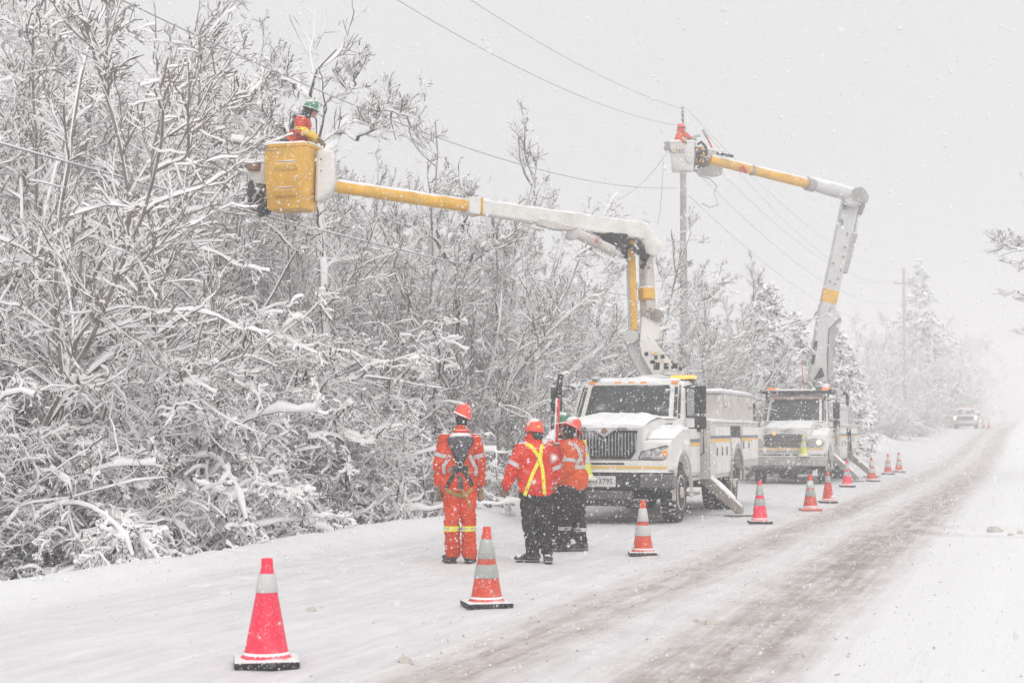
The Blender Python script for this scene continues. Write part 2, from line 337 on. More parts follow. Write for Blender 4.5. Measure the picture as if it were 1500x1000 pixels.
def mrg(v, a, bb, c=0, d=1):
    q_ = n.new('ShaderNodeMapRange'); l.new(v, q_.inputs[0])
    for i, w in enumerate((a, bb, c, d)): q_.inputs[i + 1].default_value = w
    return q_.outputs[0]
streak = nz(1.0, (7, .35, 1), 8, .72); mott = nz(2.2, (1, .55, 1), 9, .78); fine = nz(38, (1, .45, 1), 4, .7); clump = nz(9, (1, .5, 1), 5, .7)
e = mth('ADD', mth('MULTIPLY', mth('SUBTRACT', streak, .5), 1.5), mth('MULTIPLY', mth('SUBTRACT', mott, .5), 1.6))
e = mth('ADD', e, mth('MULTIPLY', mth('SUBTRACT', fine, .5), .9))
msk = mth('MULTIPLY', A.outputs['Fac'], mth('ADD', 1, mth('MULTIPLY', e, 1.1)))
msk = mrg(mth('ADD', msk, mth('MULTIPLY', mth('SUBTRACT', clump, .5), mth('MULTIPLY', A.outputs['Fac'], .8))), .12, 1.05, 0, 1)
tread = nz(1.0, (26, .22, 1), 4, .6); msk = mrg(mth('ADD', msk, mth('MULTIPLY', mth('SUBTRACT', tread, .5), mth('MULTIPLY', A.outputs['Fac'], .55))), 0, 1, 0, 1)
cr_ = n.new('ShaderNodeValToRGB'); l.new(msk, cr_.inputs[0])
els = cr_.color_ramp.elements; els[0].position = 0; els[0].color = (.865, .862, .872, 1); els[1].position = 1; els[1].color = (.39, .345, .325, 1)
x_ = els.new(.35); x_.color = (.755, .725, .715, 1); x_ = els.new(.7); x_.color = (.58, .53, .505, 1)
# driven-over snow is a little greyer than fresh snow
pk = n.new('ShaderNodeAttribute'); pk.attribute_name = 'packed'
pf = mth('MULTIPLY', pk.outputs['Fac'], mrg(mth('ADD', mth('MULTIPLY', streak, .6), mth('MULTIPLY', mott, .5)), .40, .68))
pm = n.new('ShaderNodeMix'); pm.data_type = 'RGBA'; pm.blend_type = 'MULTIPLY'; l.new(pf, pm.inputs[0]); l.new(cr_.outputs[0], pm.inputs[6]); pm.inputs[7].default_value = (.77, .75, .755, 1)
# scattered grit
vor = n.new('ShaderNodeTexVoronoi'); vor.inputs['Scale'].default_value = 9; l.new(G.outputs['Position'], vor.inputs[0])
gr = mth('MULTIPLY', mrg(vor.outputs['Distance'], .10, .05), mrg(mth('ADD', nz(1.1), mth('MULTIPLY', A.outputs['Fac'], .35)), .58, .72))
mx = n.new('ShaderNodeMix'); mx.data_type = 'RGBA'; l.new(gr, mx.inputs[0]); l.new(pm.outputs[2], mx.inputs[6]); mx.inputs[7].default_value = (.33, .28, .22, 1)
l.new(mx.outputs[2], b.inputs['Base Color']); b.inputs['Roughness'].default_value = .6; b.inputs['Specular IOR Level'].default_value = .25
bp = n.new('ShaderNodeBump'); bp.inputs['Strength'].default_value = .8; bp.inputs['Distance'].default_value = .045
hgt = mth('ADD', mth('MULTIPLY', clump, .6), mth('ADD', mth('MULTIPLY', fine, .25), mth('MULTIPLY', streak, .5)))
l.new(hgt, bp.inputs['Height']); l.new(bp.outputs[0], b.inputs['Normal'])
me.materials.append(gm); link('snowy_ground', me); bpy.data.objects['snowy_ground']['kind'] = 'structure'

# ------------------------------------------------------------------ haze: the air full of fine snow
hz = MB().box(-445, 445, -75, 455, -2.5, 22); 
hm = bpy.data.materials.new('haze_air'); hm.use_nodes = True; hn = hm.node_tree.nodes; hn.clear()
pv = hn.new('ShaderNodeVolumePrincipled'); pv.inputs['Color'].default_value = (.985, .98, .985, 1); pv.inputs['Density'].default_value = .0050; pv.inputs['Anisotropy'].default_value = .15
ho = hn.new('ShaderNodeOutputMaterial'); hm.node_tree.links.new(pv.outputs[0], ho.inputs['Volume'])
hzo = hz.build('haze', [hm], smooth=False); hzo['kind'] = 'stuff'
hzo.display_type = 'WIRE'

# ------------------------------------------------------------------ trees
def norm(a): return a / np.maximum(1e-9, np.linalg.norm(a, axis=-1, keepdims=True))
def grow(g, P, D, L, r0, r1, S, wob, trop, droop=0.0):
    """P,D (N,3); L,r0,r1 (N,): returns paths (N,S+1,3), radii (N,S+1)"""
    N = len(P); pts = [P]; d = norm(D); bias = g.normal(0, wob * .5, (N, 3))
    for k in range(S):
        d = norm(d + g.normal(0, wob, (N, 3)) + bias + np.array([0, 0, 1.0]) * (trop - droop * (k + 1) / S) / S)
        pts.append(pts[-1] + d * (L / S)[:, None])
    T = np.linspace(0, 1, S + 1)[None]
    return np.stack(pts, 1), r0[:, None] * (1 - T) + r1[:, None] * T
def kids(g, path, rad, n, ang, Lr, rr, tmin=.15, flat=0.0, upk=0.0, tpow=1.0):
    N, S1, _ = path.shape; S = S1 - 1; t = tmin + (1 - tmin) * g.random((N, n)) ** tpow * .99
    s = np.minimum((t * S).astype(int), S - 1); f = (t * S - s)[..., None]; I = np.arange(N)[:, None]
    P = path[I, s] * (1 - f) + path[I, s + 1] * f; T = norm(path[I, s + 1] - path[I, s]); r = rad[I, s] * (1 - f[..., 0]) + rad[I, s + 1] * f[..., 0]
    q = g.normal(0, 1, (N, n, 3)); q[..., 2] = q[..., 2] * (1 - flat) + upk; q -= T * (q * T).sum(-1, keepdims=True); q = norm(q)
    a = ang * (.7 + .6 * g.random((N, n, 1))); D = T * np.cos(a) + q * np.sin(a)
    plen = np.linalg.norm(path[:, 1:] - path[:, :-1], axis=-1).sum(1)[:, None]
    L = Lr * plen * (1.15 - .75 * t) * (.55 + .9 * g.random((N, n)))
    r0 = np.minimum(rr * r, r * .9)
    return P.reshape(-1, 3), D.reshape(-1, 3), L.ravel(), r0.ravel()
def skin(g, path, rad, snow, sides, lump=.5):
    """branch tubes with a ridge of snow along the top. returns verts, quads, material index"""
    N, S1, _ = path.shape; t = np.empty_like(path); t[:, 1:-1] = path[:, 2:] - path[:, :-2]; t[:, 0] = path[:, 1] - path[:, 0]; t[:, -1] = path[:, -1] - path[:, -2]; t = norm(t)
    Z = np.array([.12, -.05, 1.0]); sd = norm(np.cross(t, Z)); up = np.cross(sd, t); hor = np.sqrt(np.maximum(0, 1 - t[..., 2] ** 2))
    r = rad[..., None]
    ln = g.random((N, S1)); ln = (.5 + lump * 1.7 * ln ** 3) if S1 > 7 else (.72 + lump * .55 * ln ** 2); ln[:, 1:-1] = ln[:, 1:-1] * .76 + (ln[:, 2:] + ln[:, :-2]) * .12
    sn = (snow * (.55 + .65 * hor) * ln * np.where(g.random((N, 1)) < .16, .25, 1.06))[..., None]; sn[:, -1] *= .9
    upz = norm(up * .65 + np.array([0, 0, .5]))
    w = r + .34 * sn
    if sides == 6: V = [-up * r, sd * (r + .2 * sn) - up * r * .5, sd * w + upz * sn * .5, upz * (r + sn), -sd * w + upz * sn * .5, -sd * (r + .2 * sn) - up * r * .5]; mi = [0, 1, 1, 1, 1, 0]
    elif sides == 4: V = [-up * r, sd * (r + .34 * sn) - up * r * .5, upz * (r + sn), -sd * (r + .34 * sn) - up * r * .5]; mi = [0, 1, 1, 0]
    else: V = [-up * r, sd * w * .9 + upz * sn * .45, -sd * w * .7 + upz * sn * .7]; mi = [0, 1, 1]
    k = len(V); V = np.stack([path + v for v in V], 2); V = V.reshape(-1, 3)
    base = (np.arange(N)[:, None, None] * S1 + np.arange(S1 - 1)[None, :, None]) * k; j = np.arange(k)[None, None]; j2 = (j + 1) % k
    Q = np.stack([base + j, base + j2, base + k + j2, base + k + j], -1).reshape(-1, 4); MI = np.broadcast_to(np.array(mi)[None, None], (N, S1 - 1, k)).ravel()
    return V, Q, MI
def mesh_np(name, parts, mats):
    V = []; Q = []; MI = []; o = 0
    for v, q, m in parts: V.append(v); Q.append(q + o); MI.append(m); o += len(v)
    V = np.concatenate(V); Q = np.concatenate(Q); MI = np.concatenate(MI)
    me = bpy.data.meshes.new(name); me.vertices.add(len(V)); me.vertices.foreach_set('co', V.astype('f4').ravel())
    me.loops.add(Q.size); me.loops.foreach_set('vertex_index', Q.ravel().astype('i4')); me.polygons.add(len(Q)); me.polygons.foreach_set('loop_start', np.arange(0, Q.size, 4).astype('i4'))
    me.polygons.foreach_set('material_index', MI.astype('i4')); me.polygons.foreach_set('use_smooth', np.ones(len(Q), bool)); me.update(calc_edges=True)
    for m in mats: me.materials.append(M[m])
    return me
def sph_dirs(g, n, elo, ehi, az=None):
    a = g.random(n) * 2 * math.pi if az is None else g.uniform(az[0], az[1], n); e = np.radians(g.uniform(elo, ehi, n))
    return np.stack([np.cos(a) * np.cos(e), np.sin(a) * np.cos(e), np.sin(e)], -1)
BRUSHY = [0, 1]      # which brushwood pattern is sheltered (less snow)
def make_tree(kind, seed):
    g = np.random.default_rng(seed); tp = []; cp = []
    if kind == 'arch':        # arching, heavily laden shrub
        n = 9; P = g.normal(0, .35, (n, 3)); P[:, 2] = -.3; D = sph_dirs(g, n, 42, 82)
        p, r = grow(g, P, D, g.uniform(3.4, 6.2, n), g.uniform(.026, .045, n), np.full(n, .010), 14, .14, .4, 2.2); tp.append(skin(g, p, r, .060, 6, .7))
        a = kids(g, p, r, 15, .85, .34, .5, .12, .2, .15); p1, r1 = grow(g, *a[:3], np.minimum(a[3], .012), a[3] * .3, 10, .25, .2, 1.4); cp.append(skin(g, p1, r1, .048, 6, .8))
        a = kids(g, p1, r1, 10, .95, .40, .5, .08); p2, r2 = grow(g, *a[:3], np.full(len(a[3]), .0045), np.full(len(a[3]), .003), 5, .30, .05, 1.3); cp.append(skin(g, p2, r2, .026, 4, .9))
        a = kids(g, p2, r2, 6, 1.0, .48, .5, .1); p3, r3 = grow(g, *a[:3], np.full(len(a[3]), .003), np.full(len(a[3]), .002), 3, .32, .05, .9); cp.append(skin(g, p3, r3, .0145, 4, .9)); bk = 'bark'
    elif kind == 'laden':     # few bent boughs buried under thick pillows of snow
        n = 8; P = g.normal(0, .3, (n, 3)); P[:, 2] = -.3; D = sph_dirs(g, n, 35, 78)
        p, r = grow(g, P, D, g.uniform(3.2, 5.2, n), g.uniform(.03, .05, n), np.full(n, .012), 16, .17, .6, 2.5); tp.append(skin(g, p, r, .055, 6, 1.3))
        a = kids(g, p, r, 12, .9, .32, .5, .12, .3, .1); p1, r1 = grow(g, *a[:3], np.minimum(a[3], .014), a[3] * .3, 10, .30, .2, 1.7); cp.append(skin(g, p1, r1, .056, 6, .8))
        a = kids(g, p1, r1, 9, 1.05, .38, .5, .08, .2); p2, r2 = grow(g, *a[:3], np.full(len(a[3]), .005), np.full(len(a[3]), .0035), 5, .36, .05, 1.6); cp.append(skin(g, p2, r2, .038, 6, .8))
        a = kids(g, p2, r2, 5, 1.1, .45, .5, .1); p3, r3 = grow(g, *a[:3], np.full(len(a[3]), .0035), np.full(len(a[3]), .0025), 3, .36, .05, 1.0); cp.append(skin(g, p3, r3, .022, 4, .8)); bk = 'bark'
    elif kind == 'brush':     # dense fine undergrowth
        q_ = 1.0 if BRUSHY.pop() else 1.65; n = 24; P = g.normal(0, .75, (n, 3)); P[:, 2] = -.3; D = sph_dirs(g, n, 46, 86)
        p, r = grow(g, P, D, g.uniform(2.0, 4.6, n), g.uniform(.010, .018, n), np.full(n, .004), 9, .18, .3, .9); tp.append(skin(g, p, r, .018 * q_, 4, .7))
        a = kids(g, p, r, 12, .8, .34, .6, .12); p1, r1 = grow(g, *a[:3], np.minimum(a[3], .006), a[3] * .5, 6, .26, .35, .8); cp.append(skin(g, p1, r1, .015 * q_, 4, .9))
        a = kids(g, p1, r1, 9, 1.0, .44, .7, .1); p2, r2 = grow(g, *a[:3], np.full(len(a[3]), .0032), np.full(len(a[3]), .002), 4, .30, .2, .6); cp.append(skin(g, p2, r2, .010 * q_, 3, .9))
        a = kids(g, p2, r2, 4, 1.0, .6, .7, .15); p3, r3 = grow(g, *a[:3], np.full(len(a[3]), .0026), np.full(len(a[3]), .0018), 2, .3, .2, .3); cp.append(skin(g, p3, r3, .007 * q_, 3, .9)); bk = 'bark'
    elif kind == 'tall':      # tall thin ascending stems
        n = 7; P = g.normal(0, .55, (n, 3)); P[:, 2] = -.3; D = sph_dirs(g, n, 71, 88)
        p, r = grow(g, P, D, g.uniform(6.0, 9.0, n), g.uniform(.022, .040, n), np.full(n, .006), 14, .085, .3, 0); tp.append(skin(g, p, r, .050, 6, .7))
        a = kids(g, p, r, 18, .72, .25, .45, .16, 0, 0, .85); p1, r1 = grow(g, a[0], a[1], np.minimum(a[2], 1.9), np.minimum(a[3], .012), a[3] * .3, 7, .17, .5, .15); cp.append(skin(g, p1, r1, .040, 4, .7))
        a = kids(g, p1, r1, 9, .75, .42, .55, .12); p2, r2 = grow(g, *a[:3], np.clip(a[3], .0035, .006), a[3] * .4, 4, .18, .3, .15); cp.append(skin(g, p2, r2, .026, 4, .7))
        a = kids(g, p2, r2, 6, .8, .5, .7, .15); p3, r3 = grow(g, *a[:3], np.full(len(a[3]), .0034), np.full(len(a[3]), .0022), 3, .18, .25, .1); cp.append(skin(g, p3, r3, .017, 3, .7)); bk = 'bark2'
    elif kind == 'crook':     # single crooked tree with heavy limbs
        # main limbs surveyed from the tree behind the bucket: (x to the right, y away, z up) in metres from its foot
        limbs = [([(.15, 0, -.3), (.1, .1, 3), (.05, .0, 5.6), (-.03, 0, 7.0), (0, .1, 7.7), (-.12, .0, 8.2), (-.2, -.15, 8.6), (.0, -.3, 9.05), (.4, -.5, 9.4)], .13, .015),
                 ([(-.03, 0, 7.3), (-.35, -.15, 7.45), (-.55, -.3, 7.7), (-.95, -.5, 8.0), (-1.3, -.8, 8.25), (-1.4, -1.1, 8.6)], .08, .012), ([(-.03, 0, 7.5), (.15, .2, 7.75), (.28, .5, 8.25), (.65, .8, 8.5), (1.1, 1.2, 8.6), (1.55, 1.5, 8.45)], .08, .012),
                 ([(-.18, 0, 8.5), (-.5, .3, 8.85), (-.9, .5, 9.05), (-1.1, .9, 9.45)], .045, .010), ([(.25, .3, 8.0), (.6, -.1, 7.75), (1.0, -.5, 7.85), (1.2, -.9, 8.25)], .04, .010), ([(-.35, -.15, 7.45), (-.7, .3, 7.5), (-1.1, .6, 7.75), (-1.45, .6, 8.0)], .04, .010), ([(.28, .5, 8.25), (.3, .6, 8.6), (.6, .4, 9.0), (.75, .3, 9.4)], .04, .010)]
        PP = []; RR = []
        for pl, ra, rb_ in limbs:
            pl = np.array(pl, float); cl = np.concatenate([[0], np.cumsum(np.linalg.norm(np.diff(pl, axis=0), axis=1))]); t = np.linspace(0, cl[-1], 19)
            q = np.stack([np.interp(t, cl, pl[:, k]) for k in range(3)], -1); q[1:] += np.cumsum(g.normal(0, .018, (18, 3)), 0); q[1:-1] += g.normal(0, .02, (17, 3)); PP.append(q); RR.append(np.linspace(ra, rb_, 19))
        p = np.stack(PP); r = np.stack(RR); tp.append(skin(g, p, r, .018 + .75 * r, 6, .9))
        sub_ = np.concatenate([p[:, 8:]]); a = kids(g, sub_, r[:, 8:], 12, .9, .34, .5, .0, 0, .25); p1, r1 = grow(g, a[0], a[1], np.clip(a[2] * 1.5, .5, 1.7), np.minimum(a[3], .016), a[3] * .25, 8, .17, .7, 0); cp.append(skin(g, p1, r1, .036, 6, .7))
        a = kids(g, p1, r1, 9, .75, .46, .55, .08, 0, .1); p2, r2 = grow(g, *a[:3], np.clip(a[3], .004, .007), a[3] * .4, 5, .17, .4, 0); cp.append(skin(g, p2, r2, .019, 4, .7))
        a = kids(g, p2, r2, 5, .7, .55, .6, .1); p3, r3 = grow(g, *a[:3], np.full(len(a[3]), .0036), np.full(len(a[3]), .0022), 3, .15, .2, 0); cp.append(skin(g, p3, r3, .0115, 3, .7)); bk = 'bark'
    else:                     # conifer: unit height scaled by H
        H = 8.0 if kind == 'cedar' else 15.0; n = 1; p = np.stack([np.stack([0 * z_ , 0 * z_, z_], -1) for z_ in [np.linspace(-.3, H, 12)]]); p[0, 1:-1, :2] += g.normal(0, .03, (10, 2)); r = np.linspace(.16, .02, 12)[None]
        tp.append(skin(g, p, r, .02, 6))
        nb = 105 if kind == 'cedar' else 95; h = np.sort(g.random(nb) ** (1.0 if kind == 'cedar' else .9)) * (H - .4) + (.25 if kind == 'cedar' else 1.5); h = np.minimum(h, H - .1)
        az = np.cumsum(g.uniform(1.7, 3.1, nb)); el = np.radians(g.uniform(-5, 25, nb) + (h / H) * 25)
        D = np.stack([np.cos(az) * np.cos(el), np.sin(az) * np.cos(el), np.sin(el)], -1); L = (1 - h / H) ** .75 * (2.3 if kind == 'cedar' else 4.3) * g.uniform(.6, 1.15, nb) + .25
        P = np.stack([0 * h, 0 * h, h], -1); p1, r1 = grow(g, P, D, L, np.full(nb, .035), np.full(nb, .015), 6, .06, .0, 1.0); cp.append(skin(g, p1, r1, .05, 6, .9))
        a = kids(g, p1, r1, 12, .95, .42, 2.2, .15, .75); p2, r2 = grow(g, *a[:3], np.full(len(a[3]), .045), np.full(len(a[3]), .02), 4, .10, -.1, .7); cp.append(skin(g, p2, r2, .085, 6, .9))
        a = kids(g, p2, r2, 4, .8, .55, 1.2, .1, .3); p3, r3 = grow(g, *a[:3], np.full(len(a[3]), .03), np.full(len(a[3]), .010), 3, .12, -.1, .7); cp.append(skin(g, p3, r3, .05, 4, .9)); bk = 'needle'
    root = empty(kind)
    link('trunk', mesh_np('trunk', tp, [bk if bk != 'needle' else 'bark', 'tsnow']), root); link('crown', mesh_np('crown', cp, [bk, 'tsnow']), root)
    return root
PROTO = {}; USED = set()
for kd, nn in (('arch', 2), ('laden', 2), ('brush', 2), ('tall', 2), ('crook', 1), ('cedar', 1), ('pine', 1)):
    PROTO[kd] = [make_tree(kd, 100 + 17 * i + len(kd)) for i in range(nn)]
NAMES = {'arch': 'arching_shrub', 'laden': 'laden_shrub', 'brush': 'brushwood', 'tall': 'bare_tree', 'crook': 'crooked_tree', 'cedar': 'cedar_tree', 'pine': 'pine_tree'}
CATS = {'arch': 'shrub', 'laden': 'shrub', 'brush': 'brushwood', 'tall': 'tree', 'crook': 'tree', 'cedar': 'conifer', 'pine': 'pine tree'}
def plant(kind, i, X, Y, s=1, rz=0.0, label=None, group=None, sz=None, tilt=(0, 0)):
    src = PROTO[kind][i % len(PROTO[kind])]
    if id(src) in USED: o = copy_tree(src)
    else: o = src; USED.add(id(src))
    o.name = NAMES[kind]; o.location = (X, Y, float(ground_z(X, Y)) - .05); o.rotation_euler = (tilt[0], tilt[1], rz); o.scale = (s, s, sz or s)
    for k in ('label', 'category', 'group'):
        if k in o: del o[k]
    return tag(o, label, CATS[kind], group)
tg = np.random.default_rng(11)
GR = {'arch': ('arching shrub bowed down under thick snow at the foot of the thicket', 'arching snow-laden shrubs along the ditch'),
      'brush': ('fine twiggy brushwood crusted with snow in the thicket', 'brushwood filling the thicket'),
      'tall': ('tall thin bare tree with frosted ascending twigs in the thicket', 'tall thin bare trees of the thicket')}
def where(kind, X, Y):
    """says which stretch and depth of the thicket a plant stands in"""
    Xc = X * math.cos(YAW) + Y * math.sin(YAW); D = -X * math.sin(YAW) + Y * math.cos(YAW); px = 750 + 2300 * Xc / D
    what = {'arch': 'arching shrub bowed under snow', 'brush': 'fine snow-crusted brushwood', 'tall': 'tall thin bare tree'}[kind]
    depth = 'in the front row' if X > -14 else 'in the second row' if X > -17.2 else 'deep inside the thicket' if X > -21 else 'at the back of the thicket'
    place = ('left of the picture edge' if px < 0 else 'at the left edge' if px < 110 else 'between left edge and pink-red cone' if px < 300 else 'behind the pink-red cone' if px < 400 else 'below the yellow bucket' if px < 490 else
             'below the yellow boom tube' if px < 620 else 'behind the worker in coveralls' if px < 720 else 'behind the grouped workers' if px < 850 else 'behind the nearer truck\'s cab' if px < 1010 else 'behind the nearer truck\'s box' if px < 1110 else 'behind the farther truck')
    return what + ' ' + depth + ', ' + place
def row(kind, X0, X1, Y0, Y1, step, s0, s1, jit=.7):
    y = Y0; i = 0
    while y < Y1:
        X = tg.uniform(X0, X1); Y = y + tg.uniform(-jit, jit); Dq = -X * math.sin(YAW) + Y * math.cos(YAW); pq = 750 + 2300 * (X * math.cos(YAW) + Y * math.sin(YAW)) / Dq
        if kind == 'tall' and Dq < 33 and 250 < pq < 540: y += step; continue
        plant(kind, (int(tg.integers(0, 9)) if kind != 'brush' else (int(tg.random() < .35) if X < -13.8 else 0 if tg.random() < .55 else 1)), X, Y, tg.uniform(s0, s1), tg.random() * 6.28, where(kind, X, Y), GR[kind][1]); y += step; i += 1
# front edge
row('arch', -14.2, -12.9, 14.0, 66, 2.0, .70, .95)
row('brush', -13.7, -12.6, 12.5, 74, 1.5, .55, .80)
row('brush', -15.8, -13.6, 13, 80, 1.6, .8, 1.1)
row('arch', -16.8, -14.4, 16, 72, 2.4, .85, 1.15)
row('tall', -18.0, -15.0, 18, 60, 2.2, .62, .86)
row('tall', -22.5, -18, 21, 70, 2.2, .78, 1.0)
row('brush', -20, -16, 18, 74, 2.0, 1.0, 1.35)
row('tall', -30, -22, 30, 84, 2.8, .9, 1.1)
row('brush', -26, -20, 26, 84, 3.0, 1.2, 1.6)
# trees that stand out
def plant_at(kind, i, px, D, s, rz, label, **k):
    p = at(px, 631, D); return plant(kind, i, p.x, p.y, s, rz, label, **k)
plant_at('crook', 0, 470, 30.0, 1.0, YAW, 'crooked dark-limbed tree rising above the thicket behind the worker in the yellow bucket')
plant_at('crook', 0, 668, 36, .80, YAW + 2.6, 'crooked tree whose bare top spreads above the yellow boom tube')
plant_at('tall', 0, 90, 26, 1.16, 1.0, 'tallest multi-stemmed bare tree, reaching out of the picture at the upper left')
plant_at('tall', 1, 40, 22, 1.12, 2.6, 'tall bare tree at the very left edge above the bent shrubs')
plant_at('tall', 2, 235, 32, 1.18, 4.0, 'tall bare tree with slanting stems between the left edge and the yellow bucket')
plant_at('tall', 1, 322, 36, 1.2, 5.0, 'slender bare tree just left of the yellow bucket, its top near the upper wire')
for i, (px, D, s, lb) in enumerate(((385, 38, .98, 'thin bare tree whose top shows between the green hard hat and the upper wire'), (575, 36, .92, 'thin bare tree with a fine fan of twigs above the yellow boom tube'), (620, 38, 1.0, 'slim bare tree right of the crooked one'), (90, 28, 1.3, 'far tall bare tree rising behind those at the left edge'), (205, 34, 1.3, 'pale tall bare tree in the second row near the upper left'), (455, 46, .95, 'pale bare tree right behind the bucket worker'), (690, 37, 1.12, 'bare tree just right of the yellow boom tube joint'), (745, 41, 1.2, 'bare tree showing above the white boom between its decal and the joint'), (800, 45, 1.15, 'bare tree standing above the middle of the white boom'), (855, 48, 1.12, 'bare tree above the white boom near its elbow'), (720, 40, 1.12, 'bare tree whose top touches the joint of yellow and white boom'))):
    plant_at('tall', i, px, D, s, i * 1.7 + .4, lb)
for i, (px, D, s) in enumerate(((20, 36, 1.5), (110, 38, 1.55), (170, 36, 1.45), (268, 40, 1.3), (60, 31, 1.3), (230, 42, 1.5), (345, 42, 1.05), (300, 33, 1.0))): plant_at('tall', i, px, D, s, i * 2.2, 'pale tall bare tree at the thicket\'s back, %s from the left edge' % ('first', 'third', 'fourth', 'sixth', 'second', 'fifth', 'eighth', 'seventh')[i], group='pale tall trees at the back on the left')
for i, (px, D, s) in enumerate(((760, 44, .86), (830, 46, .78), (890, 50, .84), (955, 53, .86), (1020, 54, .92), (1060, 60, .86))):
    plant_at('tall', i, px, D, s, i * 1.3, '%s bare tree from the left in the pale row behind the white booms' % ('first', 'second', 'third', 'fourth', 'fifth', 'sixth')[i], group='bare trees behind the booms')
for i, (px, D, s, lb) in enumerate(((15, 20.3, .85, 'shrub buried in snow pillows at the very left edge of the picture'), (130, 21.3, .9, 'big shrub with thick drooping snow arms, second from the left edge'), (235, 21.5, .85, 'shrub with fans of thick white fingers above the left ditch'), (330, 23, .85, 'drooping snow-heaped shrub just left of the pink-red cone\'s tip'),
        (415, 24.8, .75, 'low drooping shrub above the ditch, right of the pink-red cone\'s tip'), (520, 28.4, .8, 'snow-heaped shrub left of the worker in coveralls'), (610, 32, .85, 'snow-heaped shrub reaching towards the worker in coveralls'), (70, 23, 1.15, 'taller snow-bent shrub behind those at the left edge'), (270, 24.5, 1.2, 'taller snow-bent shrub above the left ditch'), (480, 28, 1.25, 'tall snow-bent shrub under the yellow bucket'), (650, 33, 1.2, 'snow-bent shrub above the workers\' helmets'), (740, 37, 1.2, 'snow-bent shrub left of the nearer truck\'s mirror'), (180, 21.5, 1.1, 'snow-bent shrub in the second row left of the cone'))):
    plant_at('laden', i, px, D, s, i * 2.3 + .5, lb, group='shrubs bent under pillows of snow')
ced = [(1125, 66, .98, 'tallest snow-loaded cedar, left of the second truck\'s boom'), (1168, 72, .80, 'snow-loaded cedar directly behind the second truck\'s lower boom'), (1088, 63, .72, 'low snow-loaded cedar at the left end of the conifers behind the first truck\'s box'),
       (1145, 60, .66, 'short cedar with sagging white boughs above the first truck\'s box'), (1228, 74, .74, 'snow-loaded cedar just right of the second truck\'s boom'), (1190, 66, .60, 'squat cedar behind the second truck\'s cab roof'), (1248, 84, .60, 'small cedar behind the rear of the second truck')]
for i, (px, D, s, lb) in enumerate(ced): plant_at('cedar', i, px, D, s * 1.05, i * 1.1, lb)
plant_at('pine', 0, 1350, 150, 1.06, .4, 'tall ragged pine fading into the snowfall beside the far utility pole')
for i, (px, D, s, k) in enumerate(((1300, 125, .95, 'tall'), (1318, 118, .75, 'arch'), (1345, 128, 1.0, 'tall'), (1385, 165, 1.5, 'tall'), (1372, 150, 1.05, 'tall'), (1405, 190, 1.5, 'tall'), (1335, 118, .55, 'arch'), (1352, 128, .62, 'arch'), (1288, 105, .8, 'arch'),
                                   (1420, 230, 1.6, 'tall'), (1275, 112, 1.0, 'tall'), (1398, 172, .7, 'arch'), (1358, 145, 1.2, 'brush'), (1330, 140, 1.5, 'brush'), (1378, 160, 1.6, 'brush'), (1262, 96, .8, 'brush'), (1310, 135, 1.25, 'tall'), (1325, 155, 1.5, 'tall'), (1400, 210, 2.0, 'brush'), (1370, 190, 1.7, 'tall'),
                                   (1300, 150, 1.4, 'tall'), (1280, 130, 1.3, 'tall'), (1382, 160, .9, 'brush'), (1340, 112, .8, 'brush'), (1305, 104, .7, 'brush'))):
    lb = {'tall': 'pale bare tree beside the far road, nearly lost in the falling snow', 'arch': 'snow-buried bush on the bank beyond the second truck', 'brush': 'far clump of snowy brushwood beyond the second truck'}[k]
    plant_at(k, i, px, D, s, i * 2.1, lb, group={'tall': 'bare trees beside the far road', 'arch': 'bushes on the far bank', 'brush': 'far brushwood'}[k])
plant_at('crook', 0, 1585, 46, 1.7, YAW + 3.3, 'bare tree whose twigs reach in from the right edge of the picture', sz=.88)
plant_at('crook', 0, 1600, 52, 1.6, YAW + .5, 'second bare tree at the right edge, just beyond the nearer one', sz=.75)
plant_at('tall', 0, 982, 47.5, .80, 1.0, 'bare tree hiding the foot of the pole at the white buckets, left of it')
plant_at('tall', 1, 1022, 48.5, .82, 2.0, 'bare tree hiding the foot of the pole at the white buckets, right of it')

# ------------------------------------------------------------------ poles and wires
def pole(px, D, ptop, r, label, arm=True, kind=0):
    p = at(px, 631, D); z0 = float(ground_z(p.x, p.y)) - .3; zt = at(px, ptop, D).z
    root = empty('utility_pole', (p.x, p.y, z0), label=label, cat='utility pole'); H = zt - z0
    MB().tube([(0, 0, 0), (0, 0, H * .5), (0, 0, H)], [r * 1.15, r, r * .8], 12).build('shaft', 'pole', root)
    if kind == 1:
        MB().tube([(0, 0, H), (0, 0, H + .55)], .03, 8).build('top_pin', 'black', root)
        for k in range(4):
            MB().lathe([(.0, H + .02 + k * .19), (.075, H + .05 + k * .19), (.03, H + .12 + k * .19), (0, H + .12 + k * .19)], 12).build('insulator', 'grey', root)
        MB().box(-.02, .55, -.04, .04, H - 1.5, H - 1.42, bev=.01).build('side_bracket', 'steel', root)
    if arm:
        MB().box(-.75, .75, -.05, .05, H - 1.25, H - 1.13, bev=.01).build('crossarm', 'pole', root)
        for x in (-.68, 0, .68): MB().lathe([(.02, H - 1.13), (.06, H - 1.08), (.03, H - .95), (0, H - .93)], 10, M4=Matrix.Translation((x, 0, 0))).build('insulator', 'grey', root)
        root.rotation_euler = (0, 0, 0)
    return root
p1 = at(1003, 631, 51)
pole(1003, 51, 186, .12, 'snow-plastered utility pole behind the white buckets, in line above the thicket', False, 1)
pole(1327, 120, 392, .13, 'grey utility pole with a crossarm beside the far ragged pine')
pole(1410, 205, 497, .13, 'faint far utility pole above the oncoming pickup', False)
